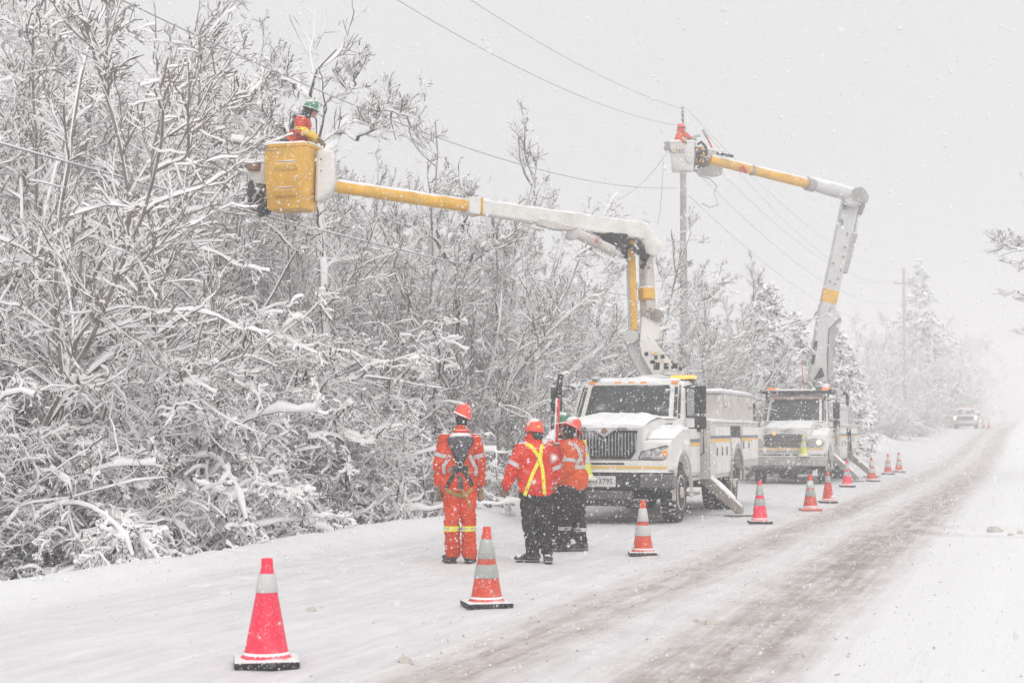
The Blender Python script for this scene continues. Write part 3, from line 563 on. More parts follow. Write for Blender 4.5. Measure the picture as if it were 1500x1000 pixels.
# street lamp far away
q = at(1438, 631, 215); rt = empty('street_lamp', (q.x, q.y, float(ground_z(q.x, q.y))), label='faint street lamp on a thin post in the far haze, right of the pickup', cat='street lamp')
MB().tube([(0, 0, 0), (0, 0, 6.2), (.3, 0, 6.9), (1.2, -.3, 7.1)], .09, 8).build('post', 'grey', rt); MB().box(.9, 1.6, -.5, -.1, 7.0, 7.2, bev=.05).build('lamp_head', 'lgrey', rt)
def wire(a, b, sag, r, label, snow=0, group=None, n=40, name='power_line'):
    a = Vector(a); b = Vector(b); pts = []
    for k in range(n + 1):
        t = k / n; p = a.lerp(b, t); p.z -= 4 * sag * t * (1 - t); pts.append(p)
    mb = MB().tube(pts, r, 6, 0)
    if snow:
        rr = [snow * (.55 + .5 * abs(mnoise.noise(Vector((p.y * 3, 0, 3))))) for p in pts]
        mb.tube([p + Vector((0, 0, r + rr[i] * .6)) for i, p in enumerate(pts)], rr, 6, 1)
    o = mb.build(name, ['cable', 'snow'], off=tuple(a), loc=tuple(a)); return tag(o, label, 'power line', group)
PX = p1.x; PY = p1.y
def parab(p, zA, zB, span, zq, dq):
    return 0
prevY = PY - 62
wire((PX, PY, at(1000, 160, 51).z), (PX, prevY, at(1000, 160, 51).z + .3), 2.15, .0065, 'topmost wire rising leftwards from the top of the pole at the white buckets', n=60)
wire((PX + .1, PY, at(985, 186, 51).z), (PX + .1, prevY, at(985, 186, 51).z + .2), 2.5, .0065, 'second wire from the top, rising leftwards from the pole at the white buckets', n=60)
wire((PX - .2, PY, at(1000, 275, 51).z), (PX - .2, prevY, at(1000, 275, 51).z - .3), 2.35, .008, 'third wire, passing over the yellow boom and above the bucket worker', n=60)
wire((PX - 1.3, PY, 5.9), (PX - 1.3, prevY, 5.7), .75, .011, 'lowest cable, caked with snow, crossing the thicket under the yellow bucket', snow=.016, n=90)
P2 = at(1327, 631, 120)
for k, (z1, px2, py2, sg) in enumerate(((160, 1327, 396, 1.5), (190, 1318, 409, 1.8), (200, 1338, 409, 2.0), (262, 1325, 440, 1.6), (285, 1325, 470, 1.6))):
    b_ = at(px2, py2, 120); wire((PX + .15 + (k % 2) * .5 * (k > 0), PY, at(1000, z1, 51).z), b_, sg, .0065,
        ['wire running down from the top pin towards the far utility pole', 'sagging wire that ends on the left of the far crossarm', 'sagging wire that ends on the right of the far crossarm', 'lower sagging wire between the two poles, behind the second boom', 'lowest sagging wire between the two poles'][k], n=50)
wire(at(1327, 396, 120), at(1410, 500, 205), 1.0, .018, 'short far wire between the crossarm pole and the faintest pole', n=20)
# service lines hanging from the white buckets
wire(at(978, 222, 48.5), at(888, 296, 52), .35, .007, 'thin drop line running down leftwards from the white buckets', n=24)
wire(at(972, 236, 48.5), at(962, 330, 51), .5, .007, 'thin loose line hanging steeply beside the pole', n=24)
o = MB().tube([at(*c, 49.2) for c in ((1016, 246), (1024, 258), (1040, 262), (1050, 272), (1046, 284), (1052, 300), (1040, 304), (1028, 298))], .014, 6).build('hanging_cable', 'cable'); tag(o, 'loose cable dangling in loops below the right-hand white bucket', 'cable')

# ------------------------------------------------------------------ traffic cones
def cone(px, D, h, style, label, z=None, w=.36, lean=(0, 0), cap=True, pos=None, rz=.3):
    p = at(px, 631, D) if pos is None else Vector(pos); gz = float(ground_z(p.x, p.y)) + .004 if z is None else z
    root = empty('traffic_cone', (p.x, p.y, gz), rz, label=label, cat='traffic cone'); root.rotation_euler = (lean[0], lean[1], rz)
    body, base, bands = style; hb = .045; r0 = w * .36; r1 = .028
    rad = lambda z_: r0 + (r1 - r0) * ((z_ - hb) / (h - hb))
    bm = MB(); bm.box(-w / 2, w / 2, -w / 2, w / 2, 0, hb, bev=.012, seg=2); bm.build('base', base, root)
    MB().lathe([(r0 + .025, hb), (r0 + .008, hb + .018), (rad(hb + .05), hb + .05), (rad(h * .93), h * .93), (r1 + .012, h * .935), (r1 + .008, h), (r1 - .006, h), (r1 - .01, h - .04)], 32).build('cone_body', body, root)
    for a, b_, mt in bands:
        MB().lathe([(rad(h * a) + .004, h * a), (rad(h * a) + .006, h * a + .004), (rad(h * b_) + .006, h * b_ - .004), (rad(h * b_) + .003, h * b_)], 32, caps=False).build('reflective_collar', mt, root)
    if cap:
        sn = MB()
        for sx, sy, a_, c_ in ((-1, -1, 1, 0), (1, -1, 0, 1), (1, 1, 1, 0), (-1, 1, 0, 1)):
            x0, x1 = sorted((sx * w * .44, -sx * w * .3 if a_ else sx * w * .30)); y0, y1 = sorted((sy * w * .44, sy * w * .28 if a_ else -sy * w * .3))
            sn.cap(x0, x1, y0, y1, hb + .001, .009, n=8, seed=sx * 3 + sy + px)
        sn.build('snow_cap', 'snow', root)
        MB().lathe([(r0 + .012, .001 + hb), (r0 + .008, hb + .012), (r0 - .002, hb + .045)], 24, caps=False).build('snow_ring', 'snow', root)
    return root
PK = ('pink', 'black', [(.68, .855, 'collar')])
TW = ('redo', 'black', [(.36, .53, 'coll2'), (.60, .845, 'coll2')])
TWW = ('redo', 'black', [(.36, .55, 'collar'), (.62, .86, 'collar')])
TWO = ('redo', 'redo', [(.40, .57, 'coll2'), (.62, .83, 'collar')])
PW = ('pink', 'black', [(.42, .58, 'coll2'), (.66, .9, 'coll2')])
ONE = ('redo', 'black', [(.66, .88, 'coll2')])
cone(393, 10.45, .70, PK, 'bright pink-red cone with one white collar on a black base, nearest the camera', w=.42, rz=.5)
cone(713, 13.95, .70, TW, 'orange cone with two grey collars on a black base, in front of the workers', w=.40, rz=.55)
cone(941, 19.7, .68, TWW, 'orange cone with two white collars, standing in front of the first truck\'s bumper', w=.36)
cone(1112, 26.2, .70, PW, 'pink-red cone with two grey collars beside the first truck\'s outrigger foot', w=.38)
cone(1186, 30.7, .70, TWO, 'orange cone on an orange base, left one of the pair before the second truck', w=.40)
cone(1212, 33.9, .66, ONE, 'cone with a single collar, right one of the pair before the second truck', w=.36)
cone(1240, 43.5, .72, PW, 'cone with a red lower half beside the second truck\'s front wheel', w=.40)
cone(1276, 48.5, .74, TWW, 'cone at the foot of the second truck\'s front outrigger', w=.44)
cone(1300, 56.0, .72, TWW, 'cone at the foot of the second truck\'s rear outrigger', w=.42)
cone(1316, 59.0, .74, TWW, 'last cone of the row behind the second truck, free of the outriggers', w=.42)
cone(1441, 143, .95, TWW, 'left one of two faint cones beside the oncoming pickup', w=.45)
cone(1449, 147, .95, TWW, 'right one of two faint cones beside the oncoming pickup', w=.45)
# ------------------------------------------------------------------ utility trucks
def lathe_x(prof, x, y, z, n=36):
    """profile (r, x) turned round an axle parallel to x"""
    Mx = Matrix.Translation((x, y, z)) @ Matrix.Rotation(R(90), 4, 'Y')
    return Mx
def wheel(root, x, y, r, w, sgn):
    Mx = Matrix.Translation((x, y, r)) @ Matrix.Rotation(R(90) * sgn, 4, 'Y')
    wh = MB().lathe([(r * .58, 0), (r * .60, w * .03), (r * .92, w * .02), (r * .985, w * .10), (r, w * .22), (r, w * .78), (r * .985, w * .9), (r * .92, w * .98), (r * .6, w * .97), (r * .58, w)], 40, M4=Mx @ Matrix.Translation((0, 0, -w)))
    for k in range(36):
        a = k * math.pi / 18; wh.box(-.018, .018, r - .005, r + .018, -w * .93, -w * .55, M4=Mx @ Matrix.Rotation(a, 4, 'Z')); wh.box(-.018, .018, r - .005, r + .018, -w * .45, -w * .07, M4=Mx @ Matrix.Rotation(a + .08, 4, 'Z'))
    wo_ = wh.build('wheel', 'black', root)
    rim = MB().lathe([(r * .60, -.02), (r * .60, .0), (r * .55, .004), (r * .52, -.05), (r * .30, -.085), (r * .26, -.04), (r * .20, -.01), (r * .17, .03), (0, .035)], 30, M4=Mx)
    for k in range(8):
        a = k * math.pi / 4; rim.lathe([(.018, -.07), (.018, -.045), (0, -.045)], 6, M4=Mx @ Matrix.Translation((r * .40 * math.cos(a), r * .40 * math.sin(a), 0)))
    rim.build('rim', 'rim', wo_)
    return wo_
def arch(cx, cz, r, y0, y1, n=9):
    """points of a wheel arch from y1 round to y0"""
    return [(cx + r * math.cos(t), cz + r * math.sin(t)) for t in np.linspace(math.acos(min(1, max(-1, (y1 - cx) / r))), math.acos(min(1, max(-1, (y0 - cx) / r))), n)]
def truck(loc, label, v):
    """v 0: straight cab with barred grille; v 1: rounded cab with mesh grille. local x: + towards the road, y: backwards, z up"""
    root = empty('utility_truck', loc, label=label, cat='utility truck'); P = root; L = Vector(loc)
    AX = 1.08; WR = .50; hw = 1.08; zr = 2.46 if v == 0 else 2.62; zb = 1.74 if v == 0 else 1.80
    # chassis
    c = MB(); 
    for x in (-.42, .34): c.box(x, x + .08, .25, 8.6, .62, .86, bev=.01)
    c.box(-.75, .75, AX - .07, AX + .07, .42, .56, bev=.02); c.box(-.75, .75, 5.85, 6.0, .42, .58, bev=.03); c.box(-.42, .42, .5, 1.9, .45, .95, bev=.05); c.box(-.2, .2, 5.7, 6.15, .38, .68, bev=.08)
    c.box(-.9, -.45, 2.0, 2.9, .42, .8, bev=.05); c.box(-.62, .62, .3, 2.0, .36, .6, bev=.05); c.box(-.8, .8, 3.6, 5.2, .50, .84, bev=.04); c.box(-.8, .8, 6.6, 8.4, .50, .84, bev=.04); c.build('chassis_and_shade_boxes', 'black', P)  # wide low boxes added under the frame to darken the ground below
    # bumper
    if v == 0:
        MB().box(-1.16, 1.16, -.06, .16, .58, .86, bev=.03, seg=2).build('bumper', 'blacks', P)
        MB().extr([(-.07, .60), (-.065, .84), (.25, .84), (.45, .62)], .62, 1.165, bev=.02).build('bumper_end', 'bumper', P)
        MB().box(-.9, .5, -.02, .1, .40, .56, bev=.03).build('tow_bar', 'bumper', P)
        MB().box(-.7, .7, .02, .3, .30, .42, bev=.03).build('valance', 'black', P)
        pl = MB().box(-.72 + .36, -.06 + .28, -.085, -.07, .62, .80, bev=.006).build('licence_plate', 'collar', P)
        text_obj('plate_text', 'BP-13795', .125, frame4((-.065, -.088, .71), (1, 0, 0), (0, 0, 1)), 'ink', P, .001)
        MB().cap(-1.14, 1.14, -.06, .15, .862, .03, n=40, seed=4).build('snow_cap', 'snow', P)
        MB().box(-1.2, -.5, -.62, -.10, .62, .68, bev=.015).build('front_step', 'black', P)
        MB().cap(-1.2, -.5, -.62, -.10, .682, .05, n=16, seed=8).build('snow_cap', 'snow', P)
    else:
        MB().box(-1.16, 1.16, -.06, .16, .52, .80, bev=.05, seg=2).build('bumper', 'grey', P)
        MB().box(-1.0, .6, -.08, -.05, .40, .50, bev=.01).build('bumper_slot', 'black', P)
        MB().box(-.7, .7, .02, .3, .28, .42, bev=.03).build('valance', 'black', P)
        MB().cap(-1.14, 1.14, -.06, .15, .80, .03, n=40, seed=4).build('snow_cap', 'snow', P)
    # front panel with yellow line
    MB().box(-1.06, 1.06, .02, .30, .86, 1.06, bev=.03, seg=2).build('front_panel', 'white', P)
    MB().box(-1.062, 1.062, .010, .018, .925 if v == 0 else 1.01, .96 if v == 0 else 1.04).build('yellow_stripe', 'yellow2', P)
    if v == 0: MB().box(-.85, .35, .012, .019, .985, 1.015, bev=.002).build('vent_slot', 'blacks', P)
    if v == 1: text_obj('bumper_text', 'LOW FOLLOWER ONLY', .115, frame4((-.28, .012, .93), (1, 0, 0), (0, 0, 1)), 'ink', P, .001)
    # fenders
    for s in (-1, 1):
        pr = [(.10, .90), (.06, 1.18), (.16, 1.36), (.62, 1.50), (1.25, 1.58), (1.62, 1.60), (1.72, 1.50), (1.72, .95), (1.62, .80)]
        pr += arch(AX, .50, .66, .45, 1.62)[0:] ; pr += [(.44, .88)]
        a, b_ = sorted((s * .60, s * 1.10)); MB().extr(pr, a, b_, bev=.045, seg=3).build('fender', 'white', P)
        li = MB()
        li.lathe([(.665, 0), (.70, .0), (.70, .06), (.665, .06)], 40, M4=Matrix.Translation((s * 1.085 - .03, AX, .50)) @ Matrix.Rotation(R(90), 4, 'Y'))
        li2 = MB(); rr = []
        for t in np.linspace(-.15, math.pi + .15, 22):
            rr.append([(s * 1.07, AX + .665 * math.cos(t), .50 + .665 * math.sin(t)), (s * 1.125, AX + .68 * math.cos(t), .50 + .68 * math.sin(t)), (s * 1.125, AX + .73 * math.cos(t), .50 + .73 * math.sin(t)), (s * 1.07, AX + .73 * math.cos(t), .50 + .73 * math.sin(t))])
        li2.loft(rr).build('arch_lip', 'beige', P)
        MB().cap(*sorted((s * .66, s * 1.12)), .30, 1.72, lambda x, y: 1.36 + .22 * min(1, max(0, (y - .16) / .9)) ** .6 - .02, .10, n=14, seed=3 + s).build('snow_cap', 'snow', P)
        # headlamp
        if v == 0:
            MB().tube([(s * x, y - .004, z) for x, y, z in [(.58, .045, 1.08), (.64, .035, 1.20), (1.04, .09, 1.30), (1.085, .16, 1.27), (1.09, .13, 1.16), (.98, .04, 1.07), (.58, .045, 1.08)]], .012, 6).build('headlamp_rim', 'bumper', P)
            hl = MB().loft([[(s * x, y, z) for x, y, z in q] for q in ([(.58, .045, 1.08), (.64, .035, 1.20), (1.04, .09, 1.30), (1.085, .24, 1.30), (1.10, .14, 1.16), (.98, .04, 1.07)], [(.57, .10, 1.07), (.63, .10, 1.21), (1.03, .16, 1.32), (1.08, .30, 1.32), (1.09, .2, 1.14), (.98, .1, 1.06)])]).build('headlamp', 'lens', P)
            for kx, rr_ in ((.74, .065), (.90, .055)):
                MB().lathe([(0, -.01), (rr_ * .9, 0), (rr_, .012), (rr_, .03)], 20, M4=Matrix.Translation((s * kx, .028, 1.165 + (kx - .74) * .25)) @ Matrix.Rotation(R(-90), 4, 'X')).build('reflector', 'chrome', hl)
            MB().box(*sorted((s * .98, s * 1.06)), .045, .11, 1.13, 1.22, bev=.01).build('turn_signal', 'amber', hl)
        else:
            t_ = Matrix.Translation((s * .83, .05, 1.20)) @ Matrix.Rotation(R(90), 4, 'X') @ Matrix.Diagonal((1.75, .95, 1, 1)) if s else None
            hl = MB().lathe([(.155, -.06), (.15, .012), (.10, .03), (0, .035)], 28, M4=t_).build('headlamp', 'lens', P)
            MB().lathe([(.062, 0), (.055, .014), (0, .018)], 18, M4=Matrix.Translation((s * .93, .012, 1.21)) @ Matrix.Rotation(R(90), 4, 'X')).build('lit_bulb' if s > 0 else 'reflector', 'lamp' if s > 0 else 'chrome', hl)
    # hood
    rings = []
    for y, w, zt in ((.09, .60, 1.60), (.16, .635, 1.68), (.5, .66, 1.735), (1.0, .72, 1.785), (1.50, .84, zb + .04)):
        rings.append([(-w, y, 1.0), (-w, y, zt - .16), (-w * .95, y, zt - .07), (-w * .82, y, zt - .03), (-w * .4, y, zt), (0, y, zt + .01), (w * .4, y, zt), (w * .82, y, zt - .03), (w * .95, y, zt - .07), (w, y, zt - .16), (w, y, 1.0)])
    MB().loft(rings).build('hood', 'white', P)
    MB().cap(-.66, .66, .12, 1.48, lambda x, y: 1.60 + .19 * min(1, max(0, (y - .05) / 1.0)) ** .55 - .05 * abs(x) ** 2, .085, n=26, seed=6 + v).build('snow_cap', 'snow', P)
    MB().extr([(1.0, zb - .14), (.85, zb - .2), (1.25, zb - .08), (1.30, zb - .12)], .76, .80).build('hood_vent', 'blacks', P)
    # side stripe sweeping up the hood
    for mt, dz in (('teal' if v == 0 else 'navy', 0), ('yellow2', -.055)):
        MB().loft([[(.655, .25, 1.30 + dz), (.675, .25, 1.30 + dz), (.675, .25, 1.40 + dz * .4), (.655, .25, 1.40 + dz * .4)], [(.80, 1.35, 1.60 + dz), (.865, 1.35, 1.60 + dz), (.865, 1.35, 1.68 + dz * .4), (.80, 1.35, 1.68 + dz * .4)]]).build('hood_stripe', mt, P)
    # grille
    if v == 0:
        gw = .56; top = 1.54; bot = 1.09
        sur = MB().loft([[(-.62, .075, 1.06), (-.66, .075, 1.62), (.66, .075, 1.62), (.62, .075, 1.06)], [(-.60, .04, 1.07), (-.64, .04, 1.60), (.64, .04, 1.60), (.60, .04, 1.07)]]).build('grille_surround', 'lgrey', P)
        g_ = MB().add([(-gw, .034, top), (-.17, .034, top), (0, .034, top - .12), (.17, .034, top), (gw, .034, top), (gw * .93, .034, 1.20), (gw * .8, .034, bot), (-gw * .8, .034, bot), (-gw * .93, .034, 1.20)], [tuple(range(9))[::-1]]).build('grille', 'blacks', P, smooth=False)
        for k in range(20):
            x = -gw * .95 + k * (gw * 1.9 / 19); zt = top - .03 - max(0, (.17 - abs(x)) * .7); zl = bot + .03 + max(0, abs(x) - gw * .72) * .9
            MB().box(x - .007, x + .007, .004, .032, zl, zt, bev=.003).build('grille_bar', 'chrome', g_)
        MB().tube([(-gw, .02, top), (-.17, .02, top), (0, .02, top - .12), (.17, .02, top), (gw, .02, top), (gw * .93, .02, 1.20), (gw * .8, .02, bot), (-gw * .8, .02, bot), (-gw * .93, .02, 1.20), (-gw, .02, top)], .012, 6).build('grille_rim', 'blacks', g_)
        MB().box(-.045, .045, -.008, 0.0, -.045, .045, bev=.003, M4=Matrix.Translation((0, .035, 1.535)) @ Matrix.Rotation(R(45), 4, 'Y')).build('emblem', 'copper', P)
        for x, tx in ((-.42, 'INTER'), (.30, '4300')): text_obj('badge', tx, .085, frame4((x, .036, 1.575), (1, 0, 0), (0, 0, 1)), 'ink', P, .002)
    else:
        gw = .60; o_ = []
        for k in range(28):
            a = k * 2 * math.pi / 28; ca, sa = math.cos(a), math.sin(a); o_.append((gw * math.copysign(abs(ca) ** .35, ca) - .06, .045, 1.265 + .195 * math.copysign(abs(sa) ** .4, sa) + (-.03 * abs(ca) if sa < 0 else 0)))
        MB().loft([[(x * 1.05, .07, 1.265 + (z - 1.265) * 1.1) for x, y, z in o_], [(x, .03, z) for x, y, z in o_]]).build('grille_surround', 'beige', P)
        g_ = MB().add([(x, .026, z) for x, y, z in o_], [tuple(range(28))]).build('grille', 'blacks', P, smooth=False)
        for k in range(9): MB().box(-gw * .9 - .06, gw * .9 - .06, .010, .024, 1.10 + k * .040, 1.112 + k * .040, bev=.003).build('grille_bar', 'grey', g_)
        MB().lathe([(.05, 0), (.045, .02), (0, .025)], 16, M4=Matrix.Translation((-.36, .01, 1.46)) @ Matrix.Rotation(R(90), 4, 'X')).build('marker_lamp', 'amberlit', P)
        mb = MB().tube([(-.18, .055, 1.56), (-.05, .05, 1.585), (.1, .05, 1.60), (.2, .05, 1.59)], [.006, .016, .014, .004], 6); mb.tube([(-.1, .05, 1.57), (-.02, .05, 1.56), (.08, .05, 1.57)], .009, 6).build('emblem', 'grey', P)
        text_obj('badge', 'STERLING', .06, frame4((0, .045, 1.515), (1, 0, 0), (0, 0, 1)), 'grey', P, .002)
    # cab
    y0, y1 = 1.46, 3.02; wb, wt = 1.02, .94
    lo = MB().extr([(1.66, .95), (1.50, 1.2), (1.48, zb), (y1, zb), (y1, .74), (1.86, .74)], -wb, wb, bev=.05, seg=2); lo.build('cab_body', 'white', P)
    yt = 1.92 if v == 0 else 1.98; zt = zr - .09
    rings = []
    for k, (z, ya, w, ybk) in enumerate(((zb - .03, y0 + .02, wb - .01, y1), (zt, yt, wt, y1 - .03), (zt + .045, yt + .03, wt - .03, y1 - .06), (zr, yt + .16, wt - .16, y1 - .2))):
        rings.append([(-w, ybk, z), (-w, ya + .10, z), (-w * .80, ya + .01, z), (0, ya - .03, z), (w * .80, ya + .01, z), (w, ya + .10, z), (w, ybk, z)])
    MB().loft(rings).build('cab_roof', 'white', P)
    def gp(u, t, off=.012, dz0=.05, dz1=.05):      # windscreen point, u -1..1, t 0..1 up
        z = zb + dz0 + (zt - dz1 - zb - dz0) * t; k = (z - zb + .03) / (zt - zb + .03); ya = (y0 + .02) * (1 - k) + yt * k; w = (wb - .01) * (1 - k) + wt * k
        x = u * w * .92; yy = ya - .03 + .04 * min(1, abs(x) / (w * .8)) + (max(0, abs(x) - w * .8) / (w * .2)) * .09; return (x, yy - off, z)
    fr = MB().add([gp(u, t, .006, .02, .02) for t in (0, 1) for u in np.linspace(-1.03, 1.03, 9)], [(i, i + 1, i + 10, i + 9) for i in range(8)]).build('windscreen_seal', 'black', P)
    MB().add([gp(u, t, .014) for t in (0, .5, 1) for u in np.linspace(-.97, .97, 9)], [(j * 9 + i, j * 9 + i + 1, j * 9 + i + 10, j * 9 + i + 9) for i in range(8) for j in range(2)]).build('windscreen', 'glass', P)
    if v == 0: MB().add([gp(.72, .93, .018), gp(.90, .93, .018), gp(.90, .86, .018), gp(.72, .86, .018)], [(0, 1, 2, 3)]).build('windscreen_sticker', 'collar', P)
    for s in (-.45, .35): MB().tube([gp(s, -.02, .03), gp(s + .25, .25, .03), gp(s + .45, .32, .028)], .009, 5).build('wiper', 'black', P)
    MB().cap(-.9, .9, y0 - .02, y0 + .1, zb + .02, .05, n=20, seed=9).build('snow_cap', 'snow', P)
    MB().cap(-.86, .86, yt + .05, y1 - .05, zr - .035, .085, n=20, seed=2).build('snow_cap', 'snow', P)
    for s in (-1, 1):
        X = s * (wb + .004)
        dr = MB().extr([(1.80, .80), (1.70, 1.2), (1.68, zb), (2.86, zb), (2.86, .80)], *sorted((X, X + s * .014)), bev=.012).build('door', 'white', P)
        # window quad inclined
        def sp_(y, z, o=0.0): k = (z - zb + .03) / (zt - zb + .03); w = (wb - .01) * (1 - k) + wt * k; return (s * (w + o), y, z)
        f4 = [sp_(1.80, zb + .03, .006), sp_(2.06, zt - .04, .006), sp_(2.82, zt - .04, .006), sp_(2.82, zb + .03, .006)]; g4 = [sp_(1.88, zb + .07, .012), sp_(2.10, zt - .08, .012), sp_(2.77, zt - .08, .012), sp_(2.77, zb + .07, .012)]
        MB().add(f4, [(0, 1, 2, 3)]).build('window_seal', 'black', dr, smooth=False); MB().add(g4, [(0, 1, 2, 3)]).build('side_window', 'glass', dr, smooth=False)
        MB().box(*sorted((X + s * .01, X + s * .05)), 2.62, 2.80, 1.52, 1.58, bev=.01).build('door_handle', 'black', dr)
        MB().tube([(X + s * .01, 2.92, 1.1), (X + s * .07, 2.92, 1.15), (X + s * .07, 2.92, 1.85), (X + s * .01, 2.92, 1.9)], .014, 6).build('grab_rail', 'black', P)
        for z in (.40, .66): MB().box(*sorted((s * .78, s * 1.06)), 1.95, 2.75, z, z + .05, bev=.012).build('cab_step', 'chrome', P)
        # mirror
        mx = s * (1.30 if v == 0 else 1.26); my = 1.62
        MB().tube([(s * .98, 1.75, zr - .16), (mx - s * .05, my, zr - .10), (mx, my, zr - .12), (mx, my, zb - .12), (mx - s * .05, my, zb - .15), (s * 1.03, 1.8, zb - .15)], .014, 6).build('mirror_arm', 'black', P)
        mi = MB().box(mx - .10, mx + .10, my - .06, my + .05, zb + .10, zb + .58, bev=.03, seg=2).build('mirror', 'blacks', P); MB().box(mx - .10, mx + .10, my - .07, my + .05, zb - .17, zb + .06, bev=.04, seg=2).build('lower_mirror', 'blacks', mi)
        MB().box(*sorted((X + s * .013, X + s * .017)), 1.74, 2.84, 1.34, 1.40).build('door_stripe', 'navy' , dr); MB().box(*sorted((X + s * .013, X + s * .017)), 1.74, 2.84, 1.27, 1.335).build('door_stripe', 'yellow2', dr)
        wheel(P, s * 1.07, AX, WR, .27, s); wheel(P, s * 1.10, 5.92, WR, .27, s); wheel(P, s * .80, 5.92, WR, .27, s)
    for x in ((-.72, -.24, 0, .22, .78) if v == 0 else (-.62, -.3, 0, .3, .62)):
        MB().box(x - .06, x + .06, yt - .02, yt + .06, zt + .005, zt + .045, bev=.015).build('roof_lamp', 'amber', P)
    # beacons
    if v == 0:
        b0 = MB().box(.52, .98, 2.74, 2.92, zr + .02, zr + .09, bev=.025, seg=2).build('light_bar', 'amberlit', P); MB().box(.56, .94, 2.78, 2.88, zr - .06, zr + .02).build('bracket', 'black', b0)
        MB().tube([(.86, 2.1, zr - .02), (.86, 2.72, zr + .0)], .02, 6).build('rail', 'black', P)
        MB().box(-.75, -.6, 1.9, 2.1, zr - .02, zr + .05, bev=.03).build('air_horn', 'chrome', P)
    else:
        rk = MB()
        for yy in (1.75, 2.15, 2.55, 2.95): rk.box(-1.08, 1.08, yy, yy + .07, zr + .06, zr + .14, bev=.01)
        for x in (-1.08, 1.02): rk.box(x, x + .06, 1.75, 3.02, zr + .06, zr + .18, bev=.01)
        for x in (-.9, .85): rk.box(x, x + .05, 1.9, 1.95, zr - .15, zr + .06); rk.box(x, x + .05, 2.8, 2.85, zr - .1, zr + .06)
        rk.build('roof_rack', 'blacks', P); MB().cap(-1.06, 1.06, 1.78, 3.0, zr + .14, .05, n=30, seed=1).build('snow_cap', 'snow', P)
        for x in (-.65, .95): MB().box(x - .2, x + .12, 1.84, 1.98, zr + .15, zr + .235, bev=.03, seg=2).build('light_bar', 'amber', P)
        MB().box(.62, .8, 1.82, 2.0, zr + .15, zr + .27, bev=.02).build('spot_lamp', 'black', P)
        MB().tube([(.28, 1.9, zr + .14), (.20, 1.9, zr + 1.0)], .016, 6).build('whip_aerial', 'red', P)
    # service body
    YB, YE = 3.16, 8.62; zt0 = .66; zm = 1.70
    for s in (-1, 1):
        ya = 5.92; pr = [(YB, zt0), (YB, zm), (YE, zm), (YE, zt0 + .15), (ya + .64, zt0 + .15)] + arch(ya, .55, .66, ya - .60, ya + .62)[0:] + [(ya - .64, zt0)]
        MB().extr(pr, *sorted((s * .55, s * 1.145)), bev=.015).build('side_box', 'beige', P)
        X = s * 1.146
        for (a, b_, c, d) in ((3.75, 4.24, .74, 1.62), (4.28, 4.70, .74, 1.62), (4.74, 5.22, .74, 1.62), (6.62, 7.2, .95, 1.62), (7.24, 8.5, .95, 1.62)):
            d_ = MB().box(*sorted((X, X + s * .022)), a, b_, c, d, bev=.01).build('locker_door', 'white', P); MB().box(*sorted((X + s * .022, X + s * .034)), a + .04, a + .09, (c + d) / 2 - .1, (c + d) / 2 + .06, bev=.006).build('handle', 'black', d_)
        MB().box(*sorted((X, X + s * .02)), 3.18, 3.70, .70, 1.66, bev=.01).build('front_locker', 'lgrey', P)
        MB().box(*sorted((X, X + s * .028)), 5.34, 6.32, 1.18, 1.40, bev=.01).build('arch_locker', 'white', P)
        wd = MB().box(*sorted((X, X + s * .015)), 5.32, 6.36, 1.42, 1.64, bev=.01).build('recess', 'blacks', P)
        wd = MB().box(*sorted((X, X + s * .017)), 5.40, 6.30, 1.24, 1.34, bev=.006).build('wire_hanger', 'grey', P)
        MB().extr([(ya + .66 * math.cos(t), .55 + .66 * math.sin(t)) for t in np.linspace(0, math.pi, 14)] + [(ya + .76 * math.cos(t), .55 + .76 * math.sin(t)) for t in np.linspace(math.pi, 0, 14)], *sorted((X, X + s * .05))).build('arch_lip', 'grey', P)
        for a, b_, mt in ((1.40, 1.455, 'navy'), (1.335, 1.398, 'yellow2')):
            for yy0, yy1 in ((3.2, 5.30), (6.40, 8.5)): MB().box(*sorted((X + s * .0235, X + s * .026)), yy0, yy1, a, b_).build('body_stripe', mt, P)
        MB().box(*sorted((s * 1.10, s * 1.16)), YB, YE, zm + .001, zm + .05, bev=.012).build('top_rail', 'white', P)
        MB().cap(*sorted((s * .60, s * 1.14)), YB + .02, YE, zm + .02, .07, n=8, seed=5).build('snow_cap', 'snow', P)
        MB().box(*sorted((s * 1.05, s * 1.14)), 8.625, 8.64, 1.0, 1.15).build('tail_lamp', 'red', P)
    MB().box(-.54, .54, YB, YE, .87, .95).build('deck', 'grey', P)
    # upper cargo box
    zu = 2.26 if v == 0 else 2.5
    if v == 0:
        MB().extr([(4.75, zm + .01), (4.75, zu), (8.4, zu), (8.4, zm + .01)], .62, 1.08, bev=.02).build('upper_box', 'beige', P)
        MB().box(.60, 1.10, 4.70, 8.45, zu + .004, zu + .06, bev=.015).build('box_lid', 'lgrey', P)
        MB().box(-1.08, -.62, 4.75, 8.4, zm + .01, 2.0, bev=.02).build('upper_box', 'beige', P)
        for y in (4.95, 5.8, 6.7, 7.6, 8.2): MB().box(1.081, 1.10, y, y + .04, zu - .16, zu, bev=.005).build('lid_latch', 'white', P)
        for y in (5.1, 7.9): MB().lathe([(.07, 0), (.06, .05), (0, .06)], 14, M4=Matrix.Translation((1.082, y, 2.06)) @ Matrix.Rotation(R(90), 4, 'Y')).build('work_lamp', 'lens', P)
        MB().cap(.62, 1.09, 4.72, 8.43, zu + .06, .06, n=8, seed=12).build('snow_cap', 'snow', P)
    else:
        MB().extr([(3.6, zm + .01), (3.6, 2.34), (6.4, 2.34), (6.4, zm + .01)], .66, 1.10, bev=.02).build('upper_box', 'lgrey', P)
